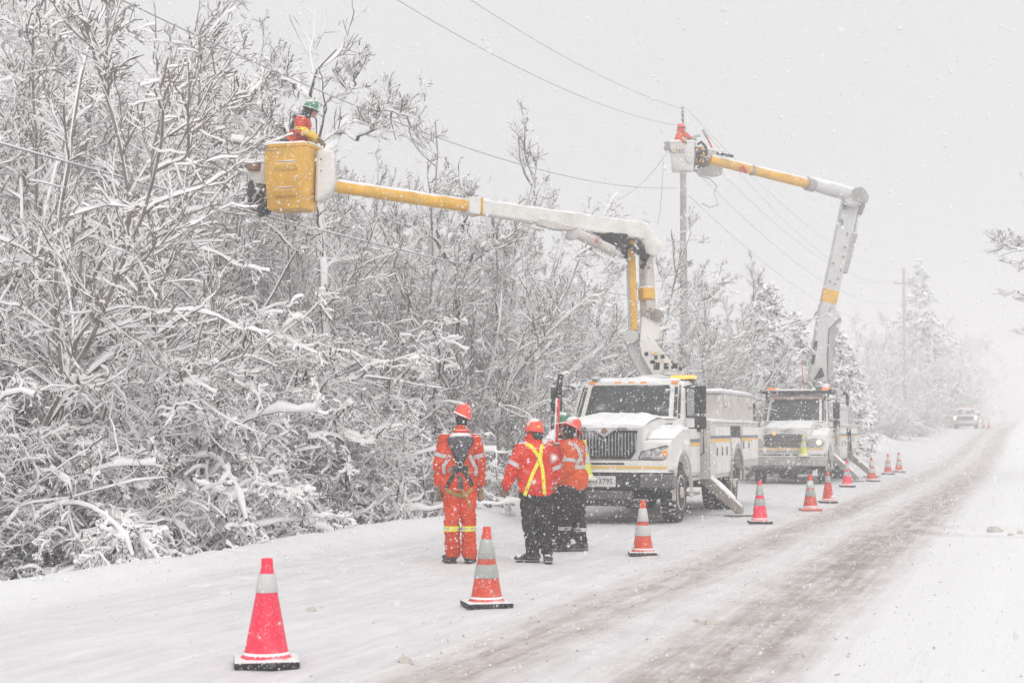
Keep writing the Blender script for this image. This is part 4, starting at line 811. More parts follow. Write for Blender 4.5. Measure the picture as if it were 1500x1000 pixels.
        for y in np.arange(3.75, 6.3, .36): MB().box(1.101, 1.112, y, y + .05, 2.20, 2.26).build('lid_latch', 'grey', P)
        MB().box(-1.10, -.66, 3.6, 8.3, zm + .01, 2.2, bev=.02).build('upper_box', 'lgrey', P)
        MB().box(.70, 1.1, 6.5, 8.4, zm + .01, 2.15, bev=.02).build('upper_box', 'grey', P)
        MB().tube([(1.08, 6.3, 2.34), (1.08, 6.3, 2.7), (1.02, 6.0, 2.78)], .05, 8).build('exhaust_stack', 'black', P)
        MB().cap(.66, 1.10, 3.62, 6.38, 2.34, .07, n=8, seed=12).build('snow_cap', 'snow', P)
        MB().tube([(1.19, 5.4, .8), (1.19, 5.4, 1.5), (1.19, 5.7, 1.6), (1.19, 6.0, 1.5), (1.19, 6.0, .9)], .03, 8).build('wheel_loop', 'black', P)
    MB().tube([(-.95, 3.06, .9), (-.95, 3.06, 2.55)], .06, 10).build('exhaust_pipe', 'grey', P)
    # outriggers
    for yy in ((3.35,) if v == 0 else (3.1, 7.9)):
        for s in (1, -1):
            a = Vector((s * .66, yy, .98)); b_ = Vector((s * 1.66, yy - .05, .12))
            og = MB().beam(a, b_, .20, .20, .17, .17, bev=.012).build('outrigger', 'steel', P); gz = float(ground_z(L.x + s * 1.7, L.y + yy)) - L.z
            MB().box(s * 1.68 - .26, s * 1.68 + .26, yy - .22, yy + .22, gz + .01, gz + .05, bev=.01).build('foot_pad', 'steel', og); MB().box(s * 1.66 - .07, s * 1.66 + .07, yy - .1, yy + .06, gz + .05, gz + .2, bev=.02).build('foot_joint', 'steel', og)
            u_ = (b_ - a).normalized(); mb = MB()
            mb.tube([a.lerp(b_, t) + Vector((0, 0, .125)) for t in np.linspace(.1, .93, 9)], [.05, .062, .05, .06, .045, .06, .055, .05, .03], 7).build('snow_cap', 'snow', og)
            MB().beam(a + Vector((0, .14, .1)), a.lerp(b_, .55) + Vector((0, .12, .1)), .07, .07, mi=0).build('outrigger_cylinder', 'grey', og)
    MB().box(-.95, .95, 3.16, 3.55, .80, 1.08, bev=.02).build('outrigger_housing', 'grey', P)
    MB().lathe([(.42, .95), (.42, 1.6), (.34, 1.66), (.34, 2.28 if v == 0 else 2.3), (.44, 2.30), (.44, 2.42), (0, 2.42)], 28, M4=Matrix.Translation((0, 3.95, 0))).build('pedestal', 'beige', P)
    return root
T1 = truck((-6.70, 25.25, 0), 'nearer white utility truck with a barred chrome grille and a yellow bucket on its boom', 0)
T2 = truck((-6.72, 46.05, 0), 'farther white utility truck with a lit headlamp, roof rack and two white buckets', 1)

# ------------------------------------------------------------------ boom of the nearer truck
def loc_(T): return lambda px, py, D: at(px, py, D) - T.location
A1 = loc_(T1); P = T1
MB().lathe([(.40, 2.42), (.40, 2.55), (.3, 2.6), (0, 2.6)], 24, M4=Matrix.Translation((0, 3.95, 0))).build('turntable', 'lgrey', P)
def plate(pts, D, th, T, M_, name, par, bev=.01):
    """flat shape seen square to the eye, given as photo pixels at distance D, with thickness"""
    a = [at(x, y, D) - T.location for x, y in pts]; back = Vector((-math.sin(YAW), math.cos(YAW), 0)) * th
    bm = bmesh.new(); f = [bm.verts.new(p) for p in a]; g = [bm.verts.new(p + back) for p in a]; bm.faces.new(f); bm.faces.new(g[::-1]); n_ = len(a)
    for i in range(n_): bm.faces.new((f[i], g[i], g[(i + 1) % n_], f[(i + 1) % n_]))
    bmesh.ops.recalc_face_normals(bm, faces=bm.faces); bmesh.ops.bevel(bm, geom=[e for e in bm.edges if e.calc_face_angle(0) > .5], offset=bev, segments=1, affect='EDGES', clamp_overlap=True)
    mb = MB(); mb._bm(bm, 0, 0, 1, None); return mb.build(name, M_, par)
lb = plate([(936, 500), (958, 497), (964, 506), (996, 545), (1000, 552), (958, 552), (940, 520)], 29.75, .30, T1, 'white', 'turret', P)
plate([(918, 492), (937, 494), (970, 552), (940, 552), (925, 525), (915, 498)], 29.95, .22, T1, 'lgrey', 'turret_arm', lb)
plate([(972, 541), (1002, 541), (1003, 549), (972, 549)], 29.5, .3, T1, 'white', 'control_shelf', lb)
for k, (x, y, w, h, m_) in enumerate(((947, 518, 5, 5, 'ink'), (959, 517, 7, 3, 'yellow2'), (961, 523, 4, 6, 'ink'), (971, 522, 5, 5, 'ink'), (956, 530, 7, 5, 'blacks'), (962, 536, 9, 11, 'blacks'), (976, 536, 7, 9, 'ink'), (985, 530, 4, 4, 'copper'), (988, 536, 9, 8, 'blacks'), (997, 540, 5, 5, 'ink'), (970, 530, 6, 2, 'yellow2'))):
    plate([(x - w / 2, y - h / 2), (x + w / 2, y - h / 2), (x + w / 2, y + h / 2), (x - w / 2, y + h / 2)], 29.42 if y > 528 else 29.72, .04, T1, m_, 'decal' if h < 7 else 'control_box', lb, .002)
# lower boom (upright) and its link
lo = MB().beam(A1(952, 512, 30.0), A1(945, 352, 30.1), .26, .26, .22, .22, bev=.03).build('lower_boom', 'beige', P)
MB().beam(A1(947.5, 440, 29.98), A1(946.6, 420, 30.0), .262, .262, .255, .255, bev=.03).build('yellow_band', 'yellow', lo)
plate([(937, 500), (966, 497), (968, 480), (960, 463), (940, 465)], 29.85, .2, T1, 'white', 'boom_knuckle', lo)
for x, y in ((949, 456), (953, 452), (949, 465), (954, 466), (946, 388), (950, 392)): plate([(x - 1.4, y - 1.4), (x + 1.4, y - 1.4), (x + 1.4, y + 1.4), (x - 1.4, y + 1.4)], 29.82, .03, T1, 'copper', 'bolt', lo, .002)
MB().lathe([(.10, 0), (.12, .02), (.12, .12), (0, .14)], 16, M4=frame4(A1(964, 462, 29.9), (1, 0, 0), (0, 0, 1))).build('hose_reel', 'steel', lo)
lk = MB().beam(A1(927, 490, 29.9), A1(922, 346, 29.9), .15, .13, bev=.02).build('link_arm', 'lgrey', P)
MB().beam(A1(929.5, 484, 29.80), A1(925, 351, 29.80), .11, .10, bev=.012).build('link_cover', 'yellow', lk)
MB().lathe([(.13, 0), (.13, .3), (0, .3)], 20, M4=frame4(A1(923, 493, 29.75), (0, 0, 1), (1, 0, 0))).build('pivot', 'lgrey', lk)
# elbow
el = plate([(922, 346), (926, 330), (944, 326), (962, 345), (966, 360), (960, 374), (950, 372), (938, 350)], 29.85, .34, T1, 'white', 'elbow', P)
MB().lathe([(.16, -.02), (.17, 0), (.17, .38), (.12, .4), (0, .4)], 24, M4=frame4(A1(957, 361, 29.82), (math.cos(YAW), math.sin(YAW), 0), (0, 0, 1)) @ Matrix.Translation((0, 0, -.36))).build('pivot', 'white', el)
plate([(936, 372), (944, 366), (953, 372), (948, 384), (940, 382)], 29.95, .2, T1, 'blacks', 'hose_bundle', el)
Rt = A1(944, 340, 30.0); Tp = A1(486, 272, 25.6); J = Rt.lerp(Tp, .594)
ub = MB().beam(Rt, Rt.lerp(Tp, .60), .26, .34, .22, .25, bev=.025).build('upper_boom', 'white', P)
MB().beam(Rt.lerp(Tp, .575), Rt.lerp(Tp, .612), .27, .30, .27, .29, bev=.02).build('collar', 'white', ub)
MB().beam(Rt.lerp(Tp, .570), Rt.lerp(Tp, .5735), .29, .31, .29, .31, bev=.004).build('yellow_band', 'yellow', ub)
MB().tube([Rt.lerp(Tp, t) for t in (.60, .8, 1.0)], [.112, .11, .105], 20).build('fibreglass_boom', 'yellow', ub)
pts = [Rt.lerp(Tp, t) for t in np.linspace(.62, .98, 24)]; MB().tube([p + Vector((0, 0, .098)) for p in pts], [.024 + .012 * mnoise.noise(p * 3) for p in pts], 7).build('snow_cap', 'snow', ub)
pts = [Rt.lerp(Tp, t) for t in np.linspace(.03, .56, 30)]; MB().tube([p + Vector((0, 0, .16 - .04 * i / 30)) for i, p in enumerate(pts)], [.032 + .018 * mnoise.noise(p * 3) for p in pts], 7).build('snow_cap', 'snow', ub)
fr_ = Vector((math.sin(YAW), -math.cos(YAW), 0))
dirU = (Tp - Rt).normalized(); upU = dirU.cross(fr_); upU = upU if upU.z > 0 else -upU
def onb(k, h, o=.13): return Rt.lerp(Tp, k) + upU * h + fr_ * o     # a point on the boom's near face
w_ = frame4(onb(.385, .02, .135), -dirU, upU)
MB().add([w_ @ Vector(q) for q in ((-.10, -.05, 0), (-.03, -.075, 0), (.06, -.06, 0), (.12, .0, 0), (.17, .09, 0), (.06, .075, 0), (-.05, .05, 0))], [tuple(range(7))]).build('leaf_emblem', 'leaf', ub, smooth=False)
text_obj('maker_name', 'ALTEC', .085, w_ @ Matrix.Translation((.01, -.02, .004)), 'ink', ub, .001)
w2 = frame4(onb(.455, .02, .135), -dirU, upU); text_obj('emblem', '*', .16, w_ @ Matrix.Translation((-.17, -.03, .004)), 'yellow2', ub, .001)
MB().add([w2 @ Vector(q) for q in ((-.09, -.05, 0), (.07, -.06, 0), (.07, .03, 0), (-.09, .04, 0))], [(0, 1, 2, 3)]).build('decal', 'ink', ub, smooth=False)
for k, h in ((.02, .1), (.075, .10), (.075, -.08), (.045, .04)): w3 = frame4(onb(k, h, .13), -dirU, upU); MB().lathe([(.022, 0), (.02, .01), (0, .012)], 10, M4=w3).build('bolt', 'black', ub)
# cylinder, bracket and hoses under the boom
plate([(780, 319), (786, 329), (812, 336), (838, 337), (846, 333), (820, 326), (800, 321)], 28.2, .2, T1, 'beige', 'boom_bracket', ub)
plate([(830, 336), (846, 334), (848, 347), (838, 351), (830, 348)], 28.5, .2, T1, 'lgrey', 'cylinder_mount', ub)
cyl = MB().tube([A1(842, 341, 28.7), A1(897, 367, 29.3)], .095, 16).build('lift_cylinder', 'beige', ub); MB().tube([A1(897, 367, 29.3), A1(922, 379, 29.6)], .045, 12).build('piston_rod', 'chrome', cyl)
for pts in (((806, 330), (830, 333), (860, 331), (880, 338), (900, 345), (918, 346)), ((845, 334), (866, 336), (888, 347), (900, 362), (914, 364), (920, 350)), ((880, 343), (893, 358), (908, 366), (917, 360), (916, 348), (902, 345)), ((914, 345), (919, 360), (917, 378)), ((884, 338), (900, 352), (912, 352), (930, 366), (944, 376)), ((868, 335), (890, 342), (905, 352), (914, 372)), ((930, 350), (940, 362), (946, 380), (940, 392))):
    MB().tube([A1(x, y, 28.75 + (x - 806) / 130 * .85) for x, y in pts], .05, 8).build('hydraulic_hose', 'blacks', ub)
MB().tube([A1(x, y, 28.9) for x, y in ((850, 340), (862, 345), (872, 353), (880, 357), (878, 345), (874, 352))], .014, 6).build('red_hose', 'red', ub)
# yellow bucket
def bucket(Tk, cx, ptop, pbot, D, w, d, rz, m_, name='bucket', par=None, ribs=True, wall=.03):
    c = at(cx, pbot, D) - Tk.location; zt = (at(cx, ptop, D) - Tk.location).z; h = zt - c.z
    B4 = Matrix.Translation(c) @ Matrix.Rotation(YAW + rz, 4, 'Z')
    def ring(sw, z, r=.07):
        o = []
        for sx, sy in ((1, 1), (-1, 1), (-1, -1), (1, -1)):
            a0 = math.atan2(sy, sx) - math.pi / 4
            for t in (0, .5, 1): a = a0 + t * math.pi / 2; o.append(B4 @ Vector((sx * (w / 2 * sw - r) + r * math.cos(a), sy * (d / 2 * sw - r) + r * math.sin(a), z)))
        return o
    mb = MB().loft([ring(.84, 0), ring(.88, .03), ring(.97, h * .6), ring(1.0, h - .06), ring(1.05, h - .05), ring(1.05, h), ring(.97, h), ring(.93, h - .08), ring(.85, .06)], caps=True)
    b = mb.build(name, m_, par)
    if ribs:
        for z in (h * .66, h * .26):
            MB().extr([(0, 0), (-.045, -.02), (-.055, -.05), (-.03, -.12), (0, -.15)], -.20 * w / .8, .20 * w / .8, bev=.012, seg=2, M4=B4 @ Matrix.Translation((.03, -d / 2 * .985, z + .06))).build('foothold', m_, b)
            MB().cap(-.17, .17, -.052, 0, .002, .02, n=12, seed=int(z * 10), M4=B4 @ Matrix.Translation((.03, -d / 2 * .985, z + .06))).build('snow_cap', 'snow', b)
    sn = MB()
    for x0, x1, yy0, yy1 in ((-w / 2 * 1.05, w / 2 * 1.05, -d / 2 * 1.05, -d / 2 * .95), (-w / 2 * 1.05, w / 2 * 1.05, d / 2 * .95, d / 2 * 1.05), (-w / 2 * 1.05, -w / 2 * .95, -d / 2, d / 2), (w / 2 * .95, w / 2 * 1.05, -d / 2, d / 2)):
        sn.cap(x0, x1, yy0, yy1, h, .04, n=16 if x1 - x0 > .3 else 5, seed=int(x0 * 30) + 2, M4=B4)
    sn.build('snow_cap', 'snow', b)
    return b, B4, h
BK, B4, bh = bucket(T1, 428, 215, 309, 25.3, .78, .62, -.28, 'yellow', 'bucket', P)
# white fibreglass cover between bucket and boom
plate([(463, 219), (489, 219), (490, 270), (484, 284), (466, 294), (461, 296)], 25.15, .40, T1, 'white', 'bucket_mount_cover', BK, .04)
for (x, y) in ((470, 250), (470, 233)): plate([(x - 1, y - 1), (x + 1, y - 1), (x + 1, y + 1), (x - 1, y + 1)], 25.14, .02, T1, 'ink', 'bolt', BK, .001)
# jib arms, dome and slung bundle on the far side
for k, (x0, y0_, x1, y1_) in enumerate(((392, 215, 338, 207), (392, 243, 342, 243))):
    j_ = MB().beam(A1(x0, y0_, 25.6), A1(x1, y1_, 25.7), .07, .07, bev=.01).build('jib_arm', 'steel', BK); pts = [A1(x0 + (x1 - x0) * t, y0_ + (y1_ - y0_) * t, 25.6) for t in np.linspace(0, 1, 12)]
    MB().tube([p + Vector((0, 0, .06)) for p in pts], [.045 + .03 * abs(mnoise.noise(p * 6)) for p in pts], 7).build('snow_cap', 'snow', j_)
MB().box(-.1, .1, -.06, .06, -.08, .08, bev=.02, M4=Matrix.Translation(A1(372, 243, 25.5))).build('jib_bracket', 'copper', BK)
MB().lathe([(.0, .26), (.12, .24), (.2, .14), (.24, -.05), (.22, -.25), (0, -.3)], 20, M4=Matrix.Translation(A1(386, 250, 25.75))).build('winch_dome', 'white', BK)
sb = MB().lathe([(0, .3), (.14, .26), (.2, .1), (.22, -.08), (.17, -.26), (.08, -.34), (0, -.35)], 16, M4=Matrix.Translation(A1(381, 287, 25.7)) @ Matrix.Rotation(R(-14), 4, 'Y')).build('tool_bag', 'hood', BK)
for k in range(4):
    c = A1(379 + k * 3, 283 + k * 5, 25.55); rr = .13 + .015 * k; MB().tube([c + Vector((rr * math.cos(t) * .7, -.02 * k, rr * math.sin(t) * 1.2)) for t in np.linspace(0, 6.3, 18)], .018, 6).build('rope_coil', 'leather' if k == 1 else 'black', sb)
MB().tube([A1(x, y, 25.45) for x, y in ((371, 262), (376, 278), (384, 290), (372, 300), (370, 290), (382, 276))], .016, 6).build('strap', 'collar', sb)
for k in range(2): c = A1(384 + 9 * k, 220, 25.1); MB().tube([c + Vector((.05 * math.cos(t), 0, .05 * math.sin(t))) for t in np.linspace(0, 5.3, 12)], .009, 6).build('hook', 'ink', BK)

# ------------------------------------------------------------------ boom of the farther truck
A2 = loc_(T2); P = T2
tb = plate([(1186, 558), (1190, 520), (1197, 480), (1203, 445), (1222, 447), (1232, 464), (1214, 478), (1211, 520), (1212, 558)], 49.9, .5, T2, 'lgrey', 'lower_boom_base', P, .03)
plate([(1214, 482), (1232, 464), (1233, 470), (1222, 500), (1220, 556), (1212, 556)], 50.2, .3, T2, 'grey', 'lift_cylinder', tb, .02)
for x, y in ((1195, 506), (1192, 526)): plate([(x - 2, y - 7), (x + 3, y - 7), (x + 1, y + 7), (x - 4, y + 7)], 49.86, .06, T2, 'blacks', 'slot', tb, .01)
plate([(1193, 556), (1208, 551), (1204, 538), (1197, 550)], 49.7, .3, T2, 'blacks', 'hose_bundle', tb)
lb2 = MB().beam(A2(1211, 452, 50.1), A2(1247, 290, 50.1), .42, .46, .42, .54, bev=.03).build('lower_boom', 'lgrey', P)
MB().beam(A2(1212.6, 445, 50.1), A2(1217.2, 424, 50.1), .435, .475, .44, .485, bev=.03).build('yellow_band', 'yellow', lb2)
for x, y, m_ in ((1238, 303, 8), (1233, 326, 8)): text_obj('boom_mark', '8' if y < 310 else '9', .30, frame4(A2(x, y, 49.78), (math.cos(YAW), math.sin(YAW), .2), (-.2, 0, 1)), 'ink', lb2, .003)
for x, y in ((1221, 385), (1228, 408), (1232, 396), (1238, 362), (1216, 412), (1224, 415), (1236, 376), (1242, 342)): plate([(x - 1, y - 1.5), (x + 1, y - 1.5), (x + 1, y + 1.5), (x - 1, y + 1.5)], 49.8, .04, T2, 'copper', 'bolt', lb2, .004)
lc = MB().beam(A2(1236, 400, 50.0), A2(1251, 341, 50.0), .20, .2, .24, .22, bev=.03).build('lift_cylinder', 'grey', lb2); MB().tube([A2(1252, 341, 50.0), A2(1258, 312, 50.0)], .045, 10).build('piston_rod', 'chrome', lc)
MB().tube([A2(1258, 314, 50), A2(1262, 300, 50), A2(1263, 285, 50)], [.09, .13, .1], 8).build('rod_end', 'steel', lc)
e2 = MB().lathe([(.30, 0), (.31, .03), (.31, .5), (.24, .56), (0, .56)], 26, M4=frame4(A2(1249, 290, 49.8), (0, 0, 1), (-1, 0, 0)) @ Matrix.Translation((0, 0, -.3))).build('elbow', 'lgrey', P)
MB().lathe([(.24, -.1), (.24, .66), (0, .66)], 20, M4=frame4(A2(1260, 287, 49.8), (0, 0, 1), (-1, 0, 0)) @ Matrix.Translation((0, 0, -.3))).build('elbow_sprocket', 'grey', e2)
R2 = A2(1247, 285, 49.8); T2p = A2(1040, 234, 47.8)
def onk(px_): return R2.lerp(T2p, (1247 - px_) / 207.)
u2 = MB().tube([onk(1247), onk(1215), onk(1184)], [.24, .21, .17], 18).build('upper_boom', 'lgrey', P)
MB().tube([onk(1190), onk(1180)], .22, 18).build('collar', 'grey', u2); MB().tube([onk(1181), onk(1110), onk(1040)], [.155, .15, .14], 18).build('fibreglass_boom', 'yellow', u2)
MB().tube([onk(1103), onk(1099)], .18, 16).build('collar', 'grey', u2)
MB().tube([onk(px_) + Vector((0, 0, .13 + .08 * (px_ > 1184))) for px_ in range(1236, 1040, -6)], [.05 + .02 * mnoise.noise(Vector((k, 0, 0))) for k in range(len(range(1236, 1040, -6)))], 7).build('snow_cap', 'snow', u2)
MB().tube([A2(1086, 252, 48), A2(1088, 244, 48), A2(1094, 253, 48)], .06, 8).build('rope_hook', 'red', u2)
b1, _, _ = bucket(T2, 1000, 209, 251, 47.6, .76, .62, -.15, 'white', 'bucket', P, ribs=False)
plate([(1004, 228), (1014, 226), (1017, 236), (1010, 240), (1005, 236)], 47.25, .05, T2, 'lgrey', 'foothold', b1, .02)
text_obj('maker_name', 'ALTEC', .17, frame4(A2(992, 222, 47.24), (math.cos(YAW - .15), math.sin(YAW - .15), 0), (0, 0, 1)), 'ink', b1, .002)
text_obj('emblem', '*', .3, frame4(A2(986.5, 223.5, 47.24), (math.cos(YAW - .15), math.sin(YAW - .15), 0), (0, 0, 1)), 'yellow2', b1, .002)
b2, _, _ = bucket(T2, 1040, 222, 257, 48.6, .72, .6, .35, 'lgrey', 'bucket', P, ribs=False)
tl = MB().tube([A2(1017, 228, 48), A2(1030, 236, 48), A2(1040, 236, 48)], [.2, .22, .15], 10).build('bucket_tilt_gear', 'steel', P)
for pts in (((1015, 226), (1020, 240), (1030, 244), (1036, 236)), ((1022, 212), (1027, 208), (1033, 214), (1036, 222)), ((1016, 214), (1022, 222), (1019, 236), (1016, 246)), ((1024, 218), (1030, 228), (1027, 240), (1022, 246))):
    MB().tube([A2(x, y, 47.7) for x, y in pts], .045, 7).build('hydraulic_hose', 'blacks', tl)
for x, y in ((1022, 220), (1028, 232), (1018, 236), (1032, 224)): MB().box(-.09, .09, -.09, .09, -.09, .09, bev=.02, M4=Matrix.Translation(A2(x, y, 47.75)) @ Matrix.Rotation(x, 4, 'Z')).build('valve_block', 'copper' if x % 4 else 'black', tl)
MB().tube([A2(1028, 216, 47.8), A2(1031, 226, 47.7), A2(1029, 238, 47.7)], .06, 8).build('yellow_hose', 'yellow', tl)
MB().tube([A2(1050, 224, 47.9), A2(1074, 229, 47.7)], .05, 10).build('tool_tube', 'black', b2)
MB().tube([A2(1043, 217, 48), A2(1036, 202, 48)], .025, 8).build('hot_stick', 'red', b2); MB().tube([A2(1036, 202, 48), A2(1030, 190, 48)], .05, 8).build('hot_stick_head', 'grey', b2)
MB().box(-.12, .12, -.1, .1, -.14, .14, bev=.02, M4=Matrix.Translation(A2(979, 214, 47.6))).build('tool_box', 'grey', b1)
MB().tube([A2(1014, 218 - 16, 47.7), A2(1020, 199, 47.6), A2(1026, 198, 47.6)], .05, 8).build('insulator_arm', 'lgrey', b1)
# cones carried on the bumpers
lm = ('lime', 'collar', [(.42, .60, 'collar'), (.68, .86, 'coll2')])
c_ = at(854, 631, 25.1); cone(854, 25.1, .66, lm, 'lime cone standing on the front step of the nearer truck', z=.735, w=.40, pos=(c_.x - .17, T1.location.y - .36, 0), cap=True)
c_ = at(1186, 631, 46); cone(1186, 46.0, .66, lm, 'lime cone hung on the front bumper of the farther truck', z=.80, w=.34, pos=(T2.location.x + .50, T2.location.y - .10, 0))
cone(1127, 46.2, .34, ('redo', 'redo', []), 'small orange cone standing on the left end of the farther truck\'s bumper', z=.80, w=.24, pos=(T2.location.x - 1.02, T2.location.y - .06, 0), cap=False)
# ------------------------------------------------------------------ people
def capsule(p0, p1, r0, r1, fwd=(0, 1, 0), sq=1.0, n=16, m=5):
    """tapered round-ended solid, flattened by sq along fwd: returns verts, faces"""
    p0 = Vector(p0); p1 = Vector(p1); t = p1 - p0
    if t.length < 1e-4: t = Vector((0, 0, 1e-3))
    L = t.length; t.normalize(); f = Vector(fwd); f = (f - t * f.dot(t))
    if f.length < .05: f = t.orthogonal()
    f.normalize(); a = f.cross(t); rings = []
    for i in range(m + 1):
        th = -math.pi / 2 + math.pi / 2 * i / m; rings.append((p0 + t * (r0 * math.sin(th)) * min(1, 1), r0 * max(.02, math.cos(th))))
    for i in range(m + 1):
        th = math.pi / 2 * i / m; rings.append((p1 + t * (r1 * math.sin(th)), r1 * max(.02, math.cos(th))))
    V = []; F = []
    for c, r in rings: V += [c + a * (r * math.cos(2 * math.pi * k / n)) + f * (r * sq * math.sin(2 * math.pi * k / n)) for k in range(n)]
    for i in range(len(rings) - 1):
        for k in range(n): j = (k + 1) % n; F.append((i * n + k, i * n + j, (i + 1) * n + j, (i + 1) * n + k))
    F.append(tuple(range(n))[::-1]); F.append(tuple(range((len(rings) - 1) * n, len(rings) * n))); return V, F
def fuse(name, prims, mats, voxel, parent, smooth=3, wrinkle=0.0, seed=0):
    """prims: (p0, p1, r0, r1, material index, fwd, sq). one continuous surface grown over them"""
    mb = MB()
    for p in prims: V, F = capsule(p[0], p[1], p[2], p[3], p[5] if len(p) > 5 else (0, 1, 0), p[6] if len(p) > 6 else 1.0); mb.add(V, F)
    o = mb.build(name, 'hood', None, free=True); o.modifiers.new('r', 'REMESH').mode = 'VOXEL'; o.modifiers['r'].voxel_size = voxel
    s = o.modifiers.new('s', 'SMOOTH'); s.iterations = smooth; s.factor = .5
    me = evaluated_mesh(o); bpy.data.objects.remove(o)
    me.name = name; me.materials.clear()
    for m in mats: me.materials.append(M[m])
    N = len(me.polygons); C = np.empty(N * 3); me.polygons.foreach_get('center', C); C = C.reshape(-1, 3); best = np.full(N, 1e9); mi = np.zeros(N, int)
    for p in prims:
        a = np.array(p[0]); b = np.array(p[1]); ab = b - a; t = np.clip(((C - a) @ ab) / max(1e-6, ab @ ab), 0, 1); d = np.linalg.norm(C - a - t[:, None] * ab, axis=1) / (p[2] + (p[3] - p[2]) * t) + (.0 if len(p) < 8 else p[7])
        k = d < best; best[k] = d[k]; mi[k] = p[4]
    me.polygons.foreach_set('material_index', mi.astype('i4')); me.polygons.foreach_set('use_smooth', np.ones(N, bool))
    if wrinkle:
        nm = [v.normal.copy() for v in me.vertices]; cs = [v.co.copy() for v in me.vertices]; out = np.empty((len(cs), 3))
        for i_, c in enumerate(cs):
            w = mnoise.noise(Vector((c.x * 7, c.y * 7, c.z * 13 + seed))) + .5 * mnoise.noise(Vector((c.x * 16, c.y * 16, c.z * 24 + seed)))
            w = (1 - abs(w)) ** 3 - .5
            out[i_] = c + nm[i_] * (w * wrinkle * (1 if c.z < 1.5 else .25))
        me.vertices.foreach_set('co', out.astype('f4').ravel())
    me.update(); return link(name, me, parent)
def bvh_of(o): return BVHTree.FromPolygons([v.co for v in o.data.vertices], [tuple(p.vertices) for p in o.data.polygons])
def band(bv, c, ax, w, m_, name, par, n=32, off=.006, rmax=.4):
    c = Vector(c); ax = Vector(ax).normalized(); a = ax.orthogonal().normalized(); b = ax.cross(a); rings = []
    for s in (-.5, -.45, .45, .5):
        r = []; rr = []
        for k in range(n):
            d = a * math.cos(2 * math.pi * k / n) + b * math.sin(2 * math.pi * k / n); h = bv.ray_cast(c + ax * (w * s * .98), d, rmax); rr.append((h[0] - c - ax * (w * s * .98)).length if h[0] is not None else None)
        ok = [x for x in rr if x]; md = sorted(ok)[len(ok) // 2] if ok else .08; rr = [min(x or md, md * 1.45) for x in rr]
        for k in range(n):
            d = a * math.cos(2 * math.pi * k / n) + b * math.sin(2 * math.pi * k / n); r.append(c + ax * (w * s) + d * (rr[k] + (off if abs(s) < .5 else -.004)))
        rings.append(r)
    return MB().loft(rings, caps=False).build(name, m_, par)
def strap(bv, pts, w, m_, name, par, frm=(0, -1, 0), off=.007, n=26):
    """ribbon laid on the body: (x, z) points as seen along frm"""
    f = Vector(frm).normalized(); sd = Vector((0, 0, 1)).cross(-f).normalized() * -1; P3 = []
    cum = [0]; 
    for a, b in zip(pts, pts[1:]): cum.append(cum[-1] + math.dist(a, b))
    last = None; P = []
    for i in range(n + 1):
        s = cum[-1] * i / n; k = max(j for j in range(len(cum) - 1) if cum[j] <= s + 1e-9) if s < cum[-1] else len(cum) - 2
        t = (s - cum[k]) / (cum[k + 1] - cum[k]); x = pts[k][0] + (pts[k + 1][0] - pts[k][0]) * t; z = pts[k][1] + (pts[k + 1][1] - pts[k][1]) * t
        P.append((x, z))
    V = []
    for i, (x, z) in enumerate(P):
        x2, z2 = P[min(i + 1, n)]; x1, z1 = P[max(i - 1, 0)]; L = math.hypot(x2 - x1, z2 - z1); nx_, nz_ = -(z2 - z1) / L, (x2 - x1) / L
        row_ = []
        for s in (-1, -.9, .9, 1):
            px, pz = x + nx_ * w / 2 * s, z + nz_ * w / 2 * s; o_ = Vector((0, 0, pz)) + Vector((f.y * -1, f.x, 0)) * px if abs(f.y) > .5 else Vector((px * 0, px, pz))
            o_ = Vector((px, 0, pz)) if abs(f.y) > .5 else Vector((0, px, pz))
            h = bv.ray_cast(o_ + f * 1.0, -f, 2.0); dd = (h[0] - o_).dot(f) if h[0] is not None else (last if last is not None else .1); last = dd if h[0] is not None else last
            row_.append(o_ + f * (dd + (off if abs(s) < 1 else -.004)))
        V.append(row_)
    mb = MB(); flat = [p for r in V for p in r]
    mb.add(flat, [(i * 4 + j, i * 4 + j + 1, i * 4 + 5 + j, i * 4 + 4 + j) for i in range(n) for j in range(3)]); return mb.build(name, m_, par)
def hat(par, c, m_, tilt, yaw=0.0, emblem=None, brim=.045, s=1.0):
    B = Matrix.Translation(c) @ Matrix.Rotation(yaw, 4, 'Z') @ Matrix.Rotation(tilt[0], 4, 'X') @ Matrix.Rotation(tilt[1], 4, 'Y') @ Matrix.Diagonal((s, s * 1.12, s, 1))
    h = MB().lathe([(.112 + brim, -.018), (.115 + brim, -.012), (.125, .004), (.120, .03), (.113, .07), (.092, .112), (.058, .138), (.02, .148), (0, .149)], 32, M4=B); h.tube([B @ Vector((0, .10 * math.cos(t), .012 + .142 * math.sin(t))) for t in np.linspace(.35, 2.8, 14)], .013, 6)
    o = h.build('hard_hat', m_, par); MB().lathe([(.10, -.03), (.118, -.03), (.118, .0), (.10, .0)], 24, M4=B, caps=False).build('headband', 'hood', o)
    MB().cap(-.06, .06, -.06, .06, .125, .02, n=10, seed=2, M4=B).build('snow_cap', 'snow', o)
    for az, el, rr, mt in (emblem or ()):
        d = Vector((math.cos(az) * math.cos(el), math.sin(az) * math.cos(el), math.sin(el))); p = B @ Vector((d.x * .122, d.y * .122, .005 + d.z * .145)); nrm = (B.to_3x3() @ d).normalized()
        MB().lathe([(rr, -.004), (rr, .004), (0, .005)], 14, M4=frame4(p, nrm.orthogonal(), nrm.cross(nrm.orthogonal()))).build('sticker', mt, o)
    return o
